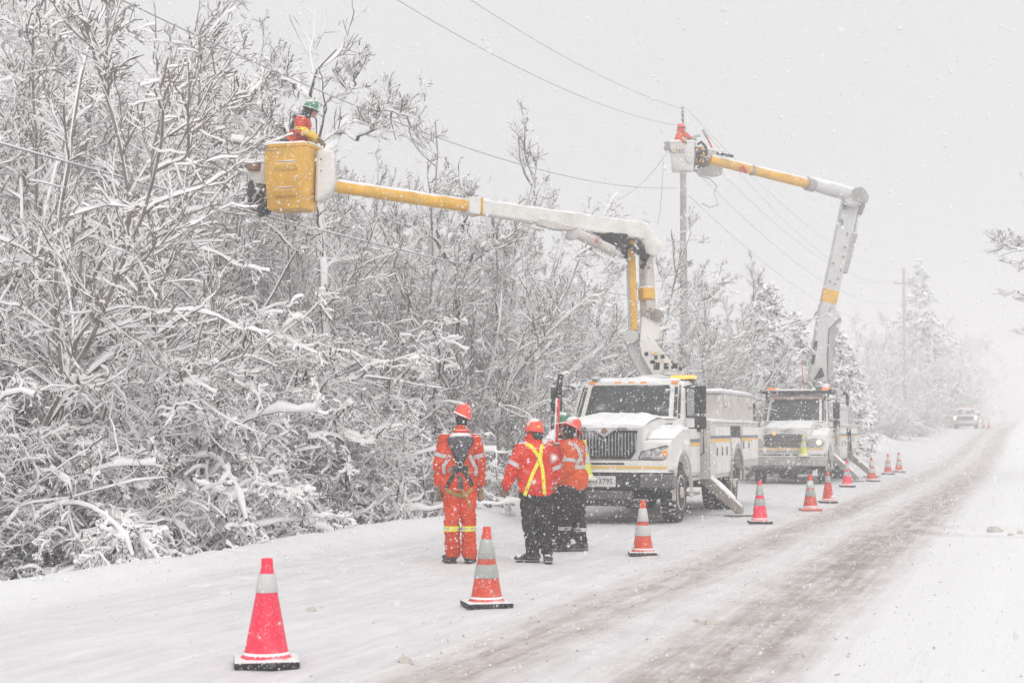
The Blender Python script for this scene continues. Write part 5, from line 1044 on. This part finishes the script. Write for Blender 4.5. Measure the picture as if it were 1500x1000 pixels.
def glove(par, wrist, d, pn, side, m_='leather', curl=.5, s=1.0, grip=False):
    """gauntleted hand: d finger direction, pn palm normal, side +1 if the thumb is on the d x pn side"""
    d = Vector(d).normalized(); pn = Vector(pn); pn = (pn - d * pn.dot(d)).normalized(); q = d.cross(pn) * side; w = Vector(wrist); pr = []
    pr.append((w - d * .09, w, .052, .042, 0, pn, .85)); pr.append((w, w + d * .085, .034, .045, 0, pn, .55))
    for k, (o_, L) in enumerate(((.034, .075), (.012, .085), (-.011, .08), (-.033, .062))):
        b = w + d * .085 * s + q * o_; a1 = curl * (1 + .1 * k); d1 = d * math.cos(a1 * .7) + pn * math.sin(a1 * .7); d2 = d * math.cos(a1 * 1.7) + pn * math.sin(a1 * 1.7); d3 = d * math.cos(a1 * 2.5) + pn * math.sin(a1 * 2.5)
        k1 = b + d1 * L * .45; k2 = k1 + d2 * L * .33; k3 = k2 + d3 * L * .25
        pr += [(b - d * .02, k1, .0135, .0130, 0), (k1, k2, .0130, .0120, 0), (k2, k3, .0120, .0105, 0)]
    tb = w + d * .02 + q * .035; t1 = tb + (d * .6 + q * .55 + pn * .25).normalized() * .045; t2 = t1 + (d * .85 + q * .05 + pn * .55).normalized() * .035
    pr += [(tb, t1, .019, .016, 0), (t1, t2, .016, .012, 0)]
    return fuse('glove', pr, [m_], .0062, par, 1)
def V3(*a): return Vector(a)
def foot(pr, ank, dirx, diry, tagi, L=.20, z=.0):
    a = Vector(ank); d = Vector((dirx, diry, 0)).normalized(); pr.append((Vector((a.x, a.y, z + .06)) - d * .05, Vector((a.x, a.y, z + .048)) + d * (L - .02), .058, .048, tagi, (0, 0, 1), .95)); pr.append((a, Vector((a.x, a.y, z + .07)), .062, .06, tagi))
def soles(par, feet, z=0):
    for (x, y, dx, dy) in feet:
        d = Vector((dx, dy, 0)).normalized(); c = Vector((x, y, 0)) + d * .055; B = Matrix.Translation((c.x, c.y, z)) @ Matrix.Rotation(math.atan2(d.y, d.x), 4, 'Z'); MB().box(-.15, .15, -.05, .05, .0, .026, bev=.02, seg=2, M4=B).build('boot_sole', 'black', par)

# 1: orange coveralls and harness, seen from behind
p = at(674, 631, 18.55); g1 = float(ground_z(p.x, p.y)); r1_ = empty('person', (p.x, p.y, g1), YAW, label='worker in orange coveralls with a fall-arrest harness, seen from behind, leftmost on the road', cat='person')
pr = [(V3(-.12, 0, .92), V3(.10, 0, .92), .15, .15, 0, (0, 1, 0), .85), (V3(-.07, 0, .95), V3(-.08, 0, 1.36), .145, .155, 0, (0, 1, 0), .8), (V3(.06, 0, .95), V3(.07, 0, 1.36), .145, .155, 0, (0, 1, 0), .8), (V3(-.17, .0, 1.41), V3(0, 0, 1.47), .074, .10, 0), (V3(0, 0, 1.47), V3(.20, 0, 1.41), .10, .078, 0),
      (V3(0, .0, 1.42), V3(.015, .0, 1.53), .14, .095, 0), (V3(.015, 0, 1.50), V3(.02, .01, 1.60), .062, .058, 2), (V3(.02, .015, 1.66), V3(.02, .015, 1.70), .082, .09, 2),
      (V3(-.21, 0, 1.44), V3(-.285, -.02, 1.17), .088, .080, 0), (V3(-.285, -.02, 1.17), V3(-.285, .05, .93), .078, .066, 0), (V3(.21, 0, 1.43), V3(.275, -.02, 1.16), .088, .08, 0), (V3(.275, -.02, 1.16), V3(.285, .05, .93), .078, .066, 0),
      (V3(-.105, 0, .88), V3(-.115, .0, .50), .125, .105, 0), (V3(-.115, 0, .50), V3(-.10, -.01, .13), .10, .105, 0), (V3(.11, 0, .88), V3(.115, .0, .50), .125, .105, 0), (V3(.115, 0, .50), V3(.13, -.01, .13), .10, .102, 0)]
foot(pr, (-.12, .0, .12), -.45, .9, 1, .19); foot(pr, (.13, .02, .12), .25, 1, 1, .19)
r1_.scale = (.86, .95, 1)
b1_ = fuse('body', pr, ['jack_o', 'boot', 'hood'], .012, r1_, 3, .026, 1); bv = bvh_of(b1_); soles(r1_, ((-.12, 0, -.45, .9), (.13, .02, .25, 1)))
for s, a, b_ in ((-1, (-.21, 0, 1.44), (-.285, -.02, 1.17)), (1, (.21, 0, 1.43), (.275, -.02, 1.16))):
    a = Vector(a); b_ = Vector(b_); band(bv, a.lerp(b_, .70), b_ - a, .05, 'silver', 'reflective_band', b1_, rmax=.11)
for s in (-1, 1): band(bv, (.115 * s, 0, .40), (0, 0, 1), .065, 'lemon', 'reflective_band', b1_, rmax=.17); band(bv, (.115 * s, 0, .40), (0, 0, 1), .028, 'silver', 'reflective_band', b1_, rmax=.17, off=.010)
for pts in (((-.13, 1.26), (-.225, 1.12), (-.215, 1.04)), ((.13, 1.26), (.225, 1.10), (.215, 1.02))): strap(bv, pts, .05, 'silver', 'reflective_band', b1_)
# hood hanging on the back, harness webbing
hd = MB(); rows = [(1.52, .10), (1.47, .17), (1.42, .185), (1.36, .15), (1.29, .095), (1.22, .05), (1.165, .015)]; R_ = []
for z, w in rows: R_.append([Vector((u * w + .01, 0, z)) for u in np.linspace(-1, 1, 9)])
fl = []
for r in R_:
    for q_ in r: h = bv.ray_cast(q_ + Vector((0, -1, 0)), (0, 1, 0), 2); fl.append(Vector((q_.x, (h[0].y if h[0] else 0) - .035 * (1 - ((q_.x - .01) / .2) ** 2) - .012, q_.z)))
hm_ = MB().add(fl, [(i * 9 + j, i * 9 + j + 1, i * 9 + j + 10, i * 9 + j + 9) for i in range(6) for j in range(8)]).build('hood', 'hoodg', b1_); sm = hm_.modifiers.new('t', 'SOLIDIFY'); sm.thickness = -.03; sm.offset = -1
MB().tube([V3(.015 + .095 * math.cos(t), .0 + .085 * math.sin(t), 1.545 + .012 * math.sin(t)) for t in np.linspace(0, 6.283, 24)], .024, 8, caps=False).build('collar', 'jack_o', b1_)
for pts, w, m_ in ((((-.15, 1.46), (-.02, 1.17), (.13, .98), (.17, .90)), .06, 'hood'), (((.15, 1.46), (.03, 1.17), (-.12, .98), (-.20, .86)), .06, 'hood'), (((-.03, 1.20), (.03, 1.20)), .12, 'hood'), (((-.10, 1.10), (.11, 1.10)), .09, 'hood'), (((-.19, .86), (-.06, .80), (.04, .79)), .045, 'webb'), (((.18, .87), (.08, .80), (-.02, .77)), .045, 'webb'), (((.0, 1.02), (.02, .86)), .07, 'hoodg'), (((.03, .86), (.09, .78), (.16, .64)), .028, 'webb'), (((-.16, 1.06), (-.10, 1.12)), .04, 'leather'), (((.09, 1.12), (.13, 1.04)), .04, 'leather')):
    strap(bv, pts, w, m_, 'harness_strap', b1_, off=.016 if m_ != 'hood' else .011)
MB().tube([V3(.01 + .03 * math.cos(t), -.165, 1.15 + .035 * math.sin(t)) for t in np.linspace(0, 6.28, 14)], .007, 6).build('dorsal_ring', 'chrome', b1_)
for s in (-1, 1): glove(b1_, (.285 * s, .06, .865), (0, .12, -1), (0, 1, .1), s * -1, 'leather', .35)
hat(r1_, V3(.035, .01, 1.735), 'hat_o', (R(3), R(20)), 0, None, .034, .95)

# 2: red-orange jacket with lemon cross, seen from behind
p = at(786, 631, 18.5); g2 = float(ground_z(p.x, p.y)); r2_ = empty('person', (p.x, p.y, g2), YAW, label='worker in a bright jacket with a yellow cross on the back and black trousers', cat='person')
pr = [(V3(-.06, 0, .90), V3(.05, 0, .90), .165, .165, 0, (0, 1, 0), .85), (V3(-.07, 0, .92), V3(-.09, .0, 1.22), .17, .165, 0, (0, 1, 0), .82), (V3(.05, 0, .92), V3(.07, 0, 1.22), .165, .16, 0, (0, 1, 0), .82), (V3(-.19, .0, 1.30), V3(.16, 0, 1.29), .10, .095, 0), (V3(-.03, 0, 1.28), V3(-.03, .02, 1.40), .14, .10, 0),
      (V3(-.03, .03, 1.45), V3(-.035, .04, 1.50), .085, .095, 3), (V3(-.10, .06, 1.43), V3(-.14, .03, 1.37), .05, .045, 3), (V3(-.06, .03, 1.40), V3(-.05, .03, 1.44), .09, .09, 3), (V3(.0, -.035, 1.475), V3(.03, -.03, 1.47), .055, .05, 2),
      (V3(-.21, 0, 1.28), V3(-.32, -.01, 1.06), .095, .085, 0), (V3(-.32, -.01, 1.06), V3(-.385, .05, .90), .08, .065, 0), (V3(.18, 0, 1.28), V3(.235, .04, 1.06), .09, .08, 0), (V3(.235, .04, 1.06), V3(.20, .16, .93), .078, .065, 0),
      (V3(-.09, 0, .80), V3(.06, .0, .80), .14, .13, 1, (0, 1, 0), .9, .12), (V3(-.10, 0, .76), V3(-.085, .02, .42), .115, .095, 1), (V3(-.085, .02, .42), V3(-.05, .0, .12), .092, .075, 1), (V3(.065, 0, .76), V3(.095, .0, .42), .115, .092, 1), (V3(.095, .0, .42), V3(.13, .0, .12), .09, .072, 1)]
foot(pr, (-.06, .0, .12), -.95, .25, 4, .2); foot(pr, (.14, -.0, .12), .05, -.9, 4, .15)
r2_.scale = (.92, .95, 1)
b2_ = fuse('body', pr, ['jack_r', 'pants', 'hood', 'jack_r', 'boot'], .0135, r2_, 3, .026, 2); bv = bvh_of(b2_); soles(r2_, ((-.06, 0, -.95, .25), (.14, 0, .05, -.9)))
band(bv, V3(-.28, 0, 1.145), V3(-.11, -.01, -.22), .052, 'silver', 'reflective_band', b2_, rmax=.12); band(bv, V3(.222, .03, 1.11), V3(.055, .04, -.22), .05, 'silver', 'reflective_band', b2_, rmax=.11)
for pts in (((-.14, 1.385), (-.07, 1.36), (.04, 1.22), (.075, 1.08), (.10, .80)), ((.065, 1.38), (.045, 1.22), (-.06, 1.02), (-.155, .78))): strap(bv, pts, .045, 'lemon', 'reflective_tape', b2_, n=40)
glove(b2_, (-.40, .085, .865), (-.35, .4, -.8), (.2, .9, .1), 1, 'leather', .6); glove(b2_, (.185, .20, .90), (-.1, .5, -.8), (-1, 0, 0), 1, 'leather', .6)
hat(r2_, V3(-.03, .04, 1.535), 'hat_o', (R(-5), R(5)), 0, ((-2.35, .45, .026, 'collar'), (-1.1, .28, .022, 'yellow2')), .012)
strap(bv, ((-.02, 1.475), (.05, 1.462)), .02, 'hood', 'hat_strap', b2_)

# 3: orange vest jacket, turned to the left
p = at(838, 631, 20.2); g3 = float(ground_z(p.x, p.y)); r3_ = empty('person', (p.x, p.y, g3), YAW, label='worker in an orange hard hat and silver-striped orange jacket standing sideways, nearest the truck bumper', cat='person')
F3 = (-.8, .6, 0)
pr = [(V3(-.02, 0, .92), V3(.04, 0, .92), .185, .185, 0, F3, .85), (V3(0, 0, .94), V3(.02, .0, 1.22), .185, .18, 0, F3, .85), (V3(-.06, -.13, 1.33), V3(.10, .16, 1.33), .09, .09, 0), (V3(.01, 0, 1.30), V3(-.0, .02, 1.40), .13, .09, 0),
      (V3(-.01, 0, 1.42), V3(-.03, .01, 1.50), .07, .07, 2), (V3(-.03, .0, 1.52), V3(-.035, .0, 1.56), .09, .095, 2), (V3(-.09, .03, 1.50), V3(-.10, .04, 1.55), .055, .05, 3), (V3(-.15, .06, 1.53), V3(-.15, .065, 1.55), .018, .014, 3),
      (V3(-.04, -.15, 1.31), V3(-.055, -.20, 1.07), .085, .078, 0), (V3(-.055, -.20, 1.07), V3(-.20, -.12, .92), .076, .06, 0), (V3(.10, .17, 1.31), V3(-.02, .24, 1.08), .085, .075, 0), (V3(-.02, .24, 1.08), V3(-.20, .14, .96), .07, .06, 0),
      (V3(-.03, -.02, .80), V3(.05, .02, .80), .16, .15, 1, F3, .9, .12), (V3(-.06, -.07, .76), V3(-.08, -.06, .40), .12, .10, 1), (V3(-.09, -.06, .40), V3(-.13, -.05, .12), .092, .082, 1), (V3(.07, .06, .76), V3(.085, .05, .40), .12, .10, 1), (V3(.095, .05, .40), V3(.125, .03, .12), .092, .082, 1)]
foot(pr, (-.14, -.05, .11), -.9, .2, 4, .2); foot(pr, (.12, .03, .11), -.75, -.35, 4, .2)
r3_.scale = (.93, .95, 1)
b3_ = fuse('body', pr, ['jack_v', 'pants', 'hood', 'skin', 'boot'], .0135, r3_, 3, .024, 3); bv = bvh_of(b3_); soles(r3_, ((-.14, -.05, -.9, .2), (.12, .03, -.75, -.35)))
band(bv, V3(.01, 0, 1.07), (0, 0, 1), .05, 'silver', 'reflective_band', b3_, rmax=.26, n=40); band(bv, V3(-.05, -.18, 1.15), (-.015, -.05, -.24), .05, 'silver', 'reflective_band', b3_, rmax=.11)
for s, c in ((-1, (-.085, -.058, .29)), (1, (.09, .045, .27))): band(bv, c, (0, 0, 1), .05, 'silver', 'reflective_band', b3_, rmax=.15)
for pts in (((.0, 1.40), (.08, 1.30), (.13, 1.14), (.155, 1.08)), ((.05, 1.08), (.12, 1.22), (.15, 1.34)), ((-.06, 1.39), (-.01, 1.36), (.02, 1.30))): strap(bv, pts, .045, 'silver', 'reflective_tape', b3_)
glove(b3_, (-.235, -.10, .885), (-.6, .25, -.75), (.3, .9, .2), 1, 'leather', .6); glove(b3_, (-.24, .12, .93), (-.8, .1, -.4), (0, -.9, -.3), 1, 'leather', .6)
hat(r3_, V3(.0, -.01, 1.565), 'hat_o', (R(-16), R(24)), 0, ((-1.95, .25, .028, 'collar'), (-.6, .15, .02, 'steel')), .04, 1.02)
for s in (-1, 1): MB().lathe([(0, -.008), (.009, -.004), (.011, 0), (.009, .004), (0, .008)], 10, M4=Matrix.Translation((-.143 + .012 * s, .055 + .028 * s, 1.575))).build('eye', 'ink', b3_)

# 4: green hat, behind 3, holding the red pole
p = at(823, 631, 20.95); g4_ = float(ground_z(p.x, p.y)); r4_ = empty('person', (p.x, p.y, g4_), YAW, label='worker in a green hard hat half hidden behind the others, gripping a tall red pole', cat='person')
F4 = (.7, -.7, 0)
pr = [(V3(0, 0, .92), V3(0, 0, 1.28), .165, .165, 0, F4, .8), (V3(-.13, -.10, 1.35), V3(.13, .10, 1.35), .09, .09, 0), (V3(0, 0, 1.34), V3(.0, -.01, 1.44), .12, .075, 2), (V3(.0, -.01, 1.46), V3(.0, -.01, 1.52), .065, .075, 2), (V3(.0, -.01, 1.57), V3(0, -.01, 1.61), .088, .092, 2), (V3(.02, -.07, 1.545), V3(.02, -.07, 1.60), .055, .055, 3), (V3(.03, -.13, 1.565), V3(.03, -.128, 1.585), .016, .012, 3),
      (V3(-.13, -.11, 1.34), V3(-.17, -.16, 1.12), .08, .075, 0), (V3(-.17, -.16, 1.12), V3(-.13, -.30, 1.24), .07, .055, 0), (V3(.13, .10, 1.34), V3(.16, -.02, 1.10), .08, .07, 0), (V3(.16, -.02, 1.10), V3(.02, -.24, 1.02), .065, .055, 0),
      (V3(-.08, -.02, .80), V3(.08, .02, .80), .14, .14, 1, F4, .9, .1), (V3(-.08, -.02, .78), V3(-.09, -.0, .42), .115, .095, 1), (V3(-.09, 0, .42), V3(-.10, .0, .12), .092, .08, 1), (V3(.08, .02, .78), V3(.09, .03, .42), .115, .095, 1), (V3(.09, .03, .42), V3(.10, .03, .12), .09, .08, 1)]
foot(pr, (-.10, .0, .11), -.4, -.9, 4, .2); foot(pr, (.10, .03, .11), .3, -.9, 4, .2)
b4_ = fuse('body', pr, ['jack_r', 'pants', 'hood', 'skin', 'boot'], .013, r4_, 3, .02, 4); bv = bvh_of(b4_); soles(r4_, ((-.10, 0, -.4, -.9), (.10, .03, .3, -.9)))
band(bv, V3(0, 0, 1.10), (0, 0, 1), .05, 'silver', 'reflective_band', b4_, rmax=.24, n=40)
glove(b4_, (-.125, -.325, 1.27), (.2, -.3, 1), (.9, 0, 0), -1, 'leather', .8); glove(b4_, (-.01, -.27, 1.0), (-.8, -.3, .1), (-.1, -.8, .4), 1, 'leather', .8)
hat(r4_, V3(.0, -.01, 1.64), 'hat_g', (R(-6), R(-4)), .4, None, .03)
for s in (-1, 1): MB().lathe([(0, -.008), (.009, -.004), (.011, 0), (.009, .004), (0, .008)], 10, M4=Matrix.Translation((.025 + .026 * s, -.118 - .006 * s, 1.60))).build('eye', 'ink', b4_)
# the pole: red shaft, black head
D_ = 20.62; a = at(810.5, 722, D_); b_ = at(817.5, 583, D_); c_ = at(821.5, 548, D_); rt = empty('pruner_pole', tuple(a), label='tall red pole with a black head held upright beside the green hard hat', cat='pole')
MB().tube([a - a, (a.lerp(b_, .5)) - a, b_ - a], .03, 12).build('shaft', 'red', rt); MB().tube([b_ - a, c_ - a], [.036, .038], 12).build('head', 'black', rt)
MB().tube([a.lerp(b_, t) - a + V3(-.012, -.03, 0) for t in np.linspace(.3, 1, 12)], [.007 + .004 * (k % 3) for k in range(12)], 6).build('snow_cap', 'snow', rt)

# 5: worker in the yellow bucket, facing right
bc = B4 @ Vector((0, 0, .14)) + T1.location; r5_ = empty('person', tuple(bc), YAW, label='worker in a green hard hat leaning over the rim of the raised yellow bucket', cat='person')
hp = .86; X = lambda px_, py_, dy=0.0: Vector(((px_ - 428) / 91.0, dy, (309 - py_) / 91.0 - .05))
F5 = (1, 0, 0)
pr = [(V3(-.06, .0, .95), V3(.0, 0, .95), .15, .14, 1, F5, .9), (V3(.0, -.0, 1.0), X(443, 190), .15, .15, 0, F5, .9), (X(441, 187, -.12), X(443, 185, .12), .105, .10, 0), (X(444, 183), X(449, 172), .10, .07, 2), (X(452, 170), X(453, 165), .085, .09, 2), (X(457, 171), X(458, 165), .060, .055, 3), (X(464, 170), X(464, 168), .018, .013, 3), (X(459, 176), X(461, 175), .035, .03, 3),
      (X(441, 186, -.16), X(441, 202, -.22), .095, .085, 0), (X(441, 202, -.22), X(450, 204, -.22), .08, .07, 4), (X(450, 203, -.22), X(463, 210, -.18), .062, .055, 4), (X(444, 188, .16), X(446, 203, .22), .09, .08, 0), (X(446, 203, .22), X(462, 209, .20), .07, .055, 4),
      (V3(-.08, -.05, .9), V3(-.08, -.08, .5), .11, .09, 1), (V3(-.08, -.08, .5), V3(-.10, -.08, .12), .09, .075, 1), (V3(-.0, .07, .9), V3(.0, .09, .5), .11, .09, 1), (V3(.0, .09, .5), V3(-.02, .09, .12), .09, .075, 1), (X(431, 205, -.05), X(436, 180, -.02), .09, .09, 1)]
foot(pr, (-.10, -.08, .11), 1, 0, 1, .17); foot(pr, (-.02, .09, .11), 1, 0, 1, .17)
b5_ = fuse('body', pr, ['jack_o', 'pants', 'hood', 'skin', 'sleeve'], .012, r5_, 3, .018, 5); bv = bvh_of(b5_)
glove(b5_, X(466, 211.5, -.17), (.8, .1, -.5), (-.3, -.1, -.9), 1, 'leather', .7); glove(b5_, X(465, 210, .20), (.8, .1, -.5), (-.3, -.1, -.9), -1, 'leather', .7)
band(bv, X(441, 199, -.215), (0, 0, 1), .05, 'lemon', 'reflective_band', b5_, rmax=.11); strap(bv, (((436 - 428) / 91., (309 - 202) / 91. - .05), ((433 - 428) / 91., (309 - 190) / 91. - .05)), .04, 'silver', 'harness_strap', b5_)
hat(r5_, X(454.5, 164.5), 'hat_g', (R(0), R(17)), 0, ((-1.2, .5, .02, 'collar'),), .03)
MB().lathe([(0, -.008), (.009, -.004), (.011, 0), (.009, .004), (0, .008)], 10, M4=Matrix.Translation(X(462.5, 166.5, -.035))).build('eye', 'ink', b5_)

# 6: worker in the left white bucket
q = at(997, 251, 47.6); r6_ = empty('person', (q.x, q.y, q.z + .04), YAW, label='worker with orange sleeves reaching up from the white bucket at the top of the pole', cat='person')
Y6 = lambda px_, py_, dy=0.0: Vector(((px_ - 997) / 48.3, dy, (251 - py_) / 48.3 - .04))
pr = [(V3(0, 0, .8), Y6(999, 206), .16, .16, 1), (Y6(996, 202, -.02), Y6(1003, 202, .02), .12, .11, 1), (Y6(998, 196), Y6(998, 193), .08, .08, 1), (Y6(997, 190), Y6(998, 187), .11, .11, 0), (Y6(995, 199, -.1), Y6(992, 205, -.16), .12, .10, 0), (Y6(992, 205, -.16), Y6(1000, 208, -.3), .08, .07, 0), (Y6(1004, 198, -.05), Y6(1010, 203, -.1), .10, .08, 0), (Y6(1010, 203, -.1), Y6(1013, 208, -.2), .07, .06, 1),
      (V3(-.09, 0, .85), V3(-.09, 0, .12), .12, .08, 1), (V3(.09, 0, .85), V3(.09, 0, .12), .12, .08, 1)]
foot(pr, (-.09, 0, .11), 0, -1, 1, .16); foot(pr, (.09, 0, .11), 0, -1, 1, .16)
b6_ = fuse('body', pr, ['jack_v', 'pants'], .014, r6_, 2, .01, 6); glove(b6_, Y6(1001, 207, -.32), (.3, -.6, -.5), (0, -.3, -1), 1, 'leather', .6); glove(b6_, Y6(1013, 207, -.2), (.5, -.2, .2), (0, -.3, -1), 1, 'leather', .6)
hat(r6_, Y6(998, 186), 'hat_o', (R(-10), 0), 0, None, .03)

# ------------------------------------------------------------------ oncoming pickup
q = at(1414, 631, 141); zg = float(ground_z(q.x, q.y)); rt = empty('pickup_truck', (q.x, q.y, zg), label='oncoming pickup with four lit headlamps, coming out of the snowfall far up the road', cat='pickup truck')
def px_(*a, **k): return MB().extr(*a, **k)
px_([(0, .55), (-.02, 1.0), (.15, 1.13), (1.35, 1.20), (1.4, 1.2), (5.5, 1.2), (5.5, .55), (4.9, .5)] + arch(4.35, .45, .5, 3.9, 4.8)[0:] + [(3.8, .5), (1.5, .5)] + arch(.95, .45, .5, .5, 1.4)[0:] + [(.4, .5)], -1.0, 1.0, bev=.05, seg=2).build('body', 'beige', rt)
MB().loft([[(-.93, 3.2, 1.18), (-.93, 1.35, 1.18), (.93, 1.35, 1.18), (.93, 3.2, 1.18)], [(-.76, 3.05, 1.80), (-.76, 1.98, 1.80), (.76, 1.98, 1.80), (.76, 3.05, 1.80)], [(-.66, 2.95, 1.88), (-.66, 2.15, 1.88), (.66, 2.15, 1.88), (.66, 2.95, 1.88)]]).build('cab', 'beige', rt)
MB().add([(-.80, 1.415, 1.27), (.80, 1.415, 1.27), (.70, 1.90, 1.76), (-.70, 1.90, 1.76)], [(0, 1, 2, 3)]).build('windscreen', 'glass', rt, smooth=False)
for s in (-1, 1):
    MB().add([(s * .925, 1.65, 1.25), (s * .80, 2.05, 1.74), (s * .80, 2.98, 1.74), (s * .925, 3.08, 1.25)], [(0, 1, 2, 3)]).build('side_window', 'glass', rt, smooth=False)
    MB().box(*sorted((s * .98, s * 1.24)), 1.5, 1.62, 1.22, 1.38, bev=.03).build('mirror', 'black', rt)
    for z in (.86, 1.02): MB().box(*sorted((s * .80, s * .97)), -.05, .0, z, z + .11, bev=.02).build('headlamp', 'lamp', rt)
    wheel(rt, s * .98, .95, .40, .25, s); wheel(rt, s * .98, 4.35, .40, .25, s)
MB().box(-.74, .74, -.045, 0, .82, 1.10, bev=.02).build('grille', 'blacks', rt); MB().box(-.74, .74, -.06, -.04, .95, .98, bev=.004).build('grille_bar', 'chrome', rt)
MB().box(-1.0, 1.0, -.14, .1, .44, .68, bev=.04, seg=2).build('bumper', 'chrome', rt); MB().box(-.7, .7, -.10, .2, .26, .42, bev=.03).build('valance', 'black', rt)
MB().cap(-.9, .9, 0.1, 1.3, 1.14, .07, n=14, seed=3).build('snow_cap', 'snow', rt); MB().cap(-.7, .7, 2.1, 3.0, 1.86, .07, n=12, seed=3).build('snow_cap', 'snow', rt)
MB().box(.1, .55, 2.2, 2.4, 1.90, 2.0, bev=.03).build('light_bar', 'amber', rt)

# ------------------------------------------------------------------ lumps of dirty snow
def lump(px, py, r, label, seed):
    D = 1.54 * 2300 / (py - 631); c = at(px, 631, D); z = float(ground_z(c.x, c.y)); bm = bmesh.new(); bmesh.ops.create_icosphere(bm, subdivisions=3, radius=r)
    for v in bm.verts: k = 1 + .35 * mnoise.noise(v.co / r * 1.3 + Vector((seed, 0, 0))) + .15 * mnoise.noise(v.co / r * 4 + Vector((seed, 0, 0))); v.co = Vector((v.co.x * k * 1.05, v.co.y * k, v.co.z * k * .75))
    mb = MB(); mb._bm(bm, 0, 0, 1, None); o = mb.build('snow_lump', 'clod', loc=(c.x, c.y, z + r * .12)); return tag(o, label, 'lump of snow', 'dirty snow lumps on the road')
for i, (x, y, r, lb) in enumerate(((595, 966, .045, 'round dirty snow lump near the bottom edge, right of the pink-red cone'), (1040, 908, .05, 'dirty snow lump between the two wheel tracks'), (1018, 906, .03, 'small lump just left of the one between the wheel tracks'), (1090, 913, .03, 'small lump at the right wheel track, right of the one between the tracks'),
      (1455, 781, .10, 'biggest clod, at the mouth of the driveway on the right'), (1478, 785, .045, 'middle clod of the three at the driveway mouth'), (1492, 784, .05, 'rightmost clod of the three at the driveway mouth'), (458, 893, .04, 'flat brown lump on the snow between the nearest two cones'))):
    lump(x, y, r, lb, i * 3.1)
cg = np.random.default_rng(3); mb = MB()
def crumb(mb, x, y, r, mi=None):
    z = float(ground_z(x, y)) + r * .3; a = cg.random() * 6.28; v = []
    for dx, dy, dz in ((1, 0, 0), (-1, 0, 0), (0, 1, 0), (0, -1, 0), (0, 0, 1), (0, 0, -.6)): k = r * cg.uniform(.6, 1.25); v.append((x + k * (dx * math.cos(a) - dy * math.sin(a)), y + k * (dx * math.sin(a) + dy * math.cos(a)), z + k * dz))
    mb.add(v, [(0, 2, 4), (2, 1, 4), (1, 3, 4), (3, 0, 4), (2, 0, 5), (1, 2, 5), (3, 1, 5), (0, 3, 5)], (0 if cg.random() < .3 else 1) if mi is None else mi)
for k in range(1100):
    c = cg.choice([-4.1, -2.75, -1.15, -3.5, -2.0]); crumb(mb, c + cg.normal(0, .28), 8 + 30 * cg.random() ** 1.7, cg.uniform(.006, .016))
for k in range(500): crumb(mb, cg.uniform(-9, 1), 8 + 20 * cg.random(), cg.uniform(.004, .012))
for k in range(500): y = 8 + 45 * cg.random(); crumb(mb, -9.1 + cg.normal(0, .3), y, cg.uniform(.012, .03), 1)
o = mb.build('snow_crumbs', ['clod', 'snow'], smooth=False); o['kind'] = 'stuff'; o.data.polygons.foreach_set('use_smooth', [True] * len(o.data.polygons))

# ------------------------------------------------------------------ falling snow: every flake a little four-sided crystal clump hanging in the air
def flakes(n, d0, d1, r0, r1, seed, pw=2.0):
    g = np.random.default_rng(seed); u = g.uniform(-.46, .46, n * 2); D = (d0 ** (pw + 1) + (d1 ** (pw + 1) - d0 ** (pw + 1)) * g.random(n * 2)) ** (1 / (pw + 1)); z = EYE + D * g.uniform(-.30, .36, n * 2)
    X = D * u; xw = X * math.cos(YAW) - D * math.sin(YAW); yw = X * math.sin(YAW) + D * math.cos(YAW); ok = (z > ground_z(xw, yw) + .03) & (z < 20); C = np.stack([xw, yw, z], -1)[ok][:n]; n = len(C)
    base = np.array([(1, 1, 1), (-1, -1, 1), (-1, 1, -1), (1, -1, -1)], float) * .8; r = (r0 + (r1 - r0) * g.random(n) ** 2.2)[:, None, None]
    A, _ = np.linalg.qr(g.normal(0, 1, (n, 3, 3))); V = np.einsum('vk,nkj->nvj', base, A) * r * g.uniform(.6, 1.25, (n, 4, 1)); V[..., 2] *= 1.25; V[..., 0] += V[..., 2] * .25
    V = (V + C[:, None]).reshape(-1, 3); F = np.array([(0, 1, 2), (0, 2, 3), (0, 3, 1), (1, 3, 2)]); Q = (F[None] + (np.arange(n) * 4)[:, None, None]).reshape(-1, 3)
    return V, Q
vs, qs, off = [], [], 0
for a in ((60, 1.4, 3.0, .0025, .005, 9), (700, 3.0, 8, .003, .009, 1), (80000, 7, 26, .0028, .0088, 2), (38000, 26, 60, .005, .0125, 3)):
    V, Q = flakes(*a); vs.append(V); qs.append(Q + off); off += len(V)
V = np.concatenate(vs); Q = np.concatenate(qs); me = bpy.data.meshes.new('falling_snow'); me.vertices.add(len(V)); me.vertices.foreach_set('co', V.astype('f4').ravel()); me.loops.add(Q.size); me.loops.foreach_set('vertex_index', Q.astype('i4').ravel())
me.polygons.add(len(Q)); me.polygons.foreach_set('loop_start', np.arange(0, Q.size, 3).astype('i4')); me.update(calc_edges=True); me.materials.append(M['flake']); o = link('falling_snow', me); o['kind'] = 'stuff'; o['label'] = 'snowflakes falling everywhere through the air'
# keep any tree pattern that was never planted out of the scene
for L_ in PROTO.values():
    for o in L_:
        if id(o) not in USED:
            for c in list(o.children): bpy.data.objects.remove(c)
            bpy.data.objects.remove(o)
bpy.data.scenes.remove(TMP)
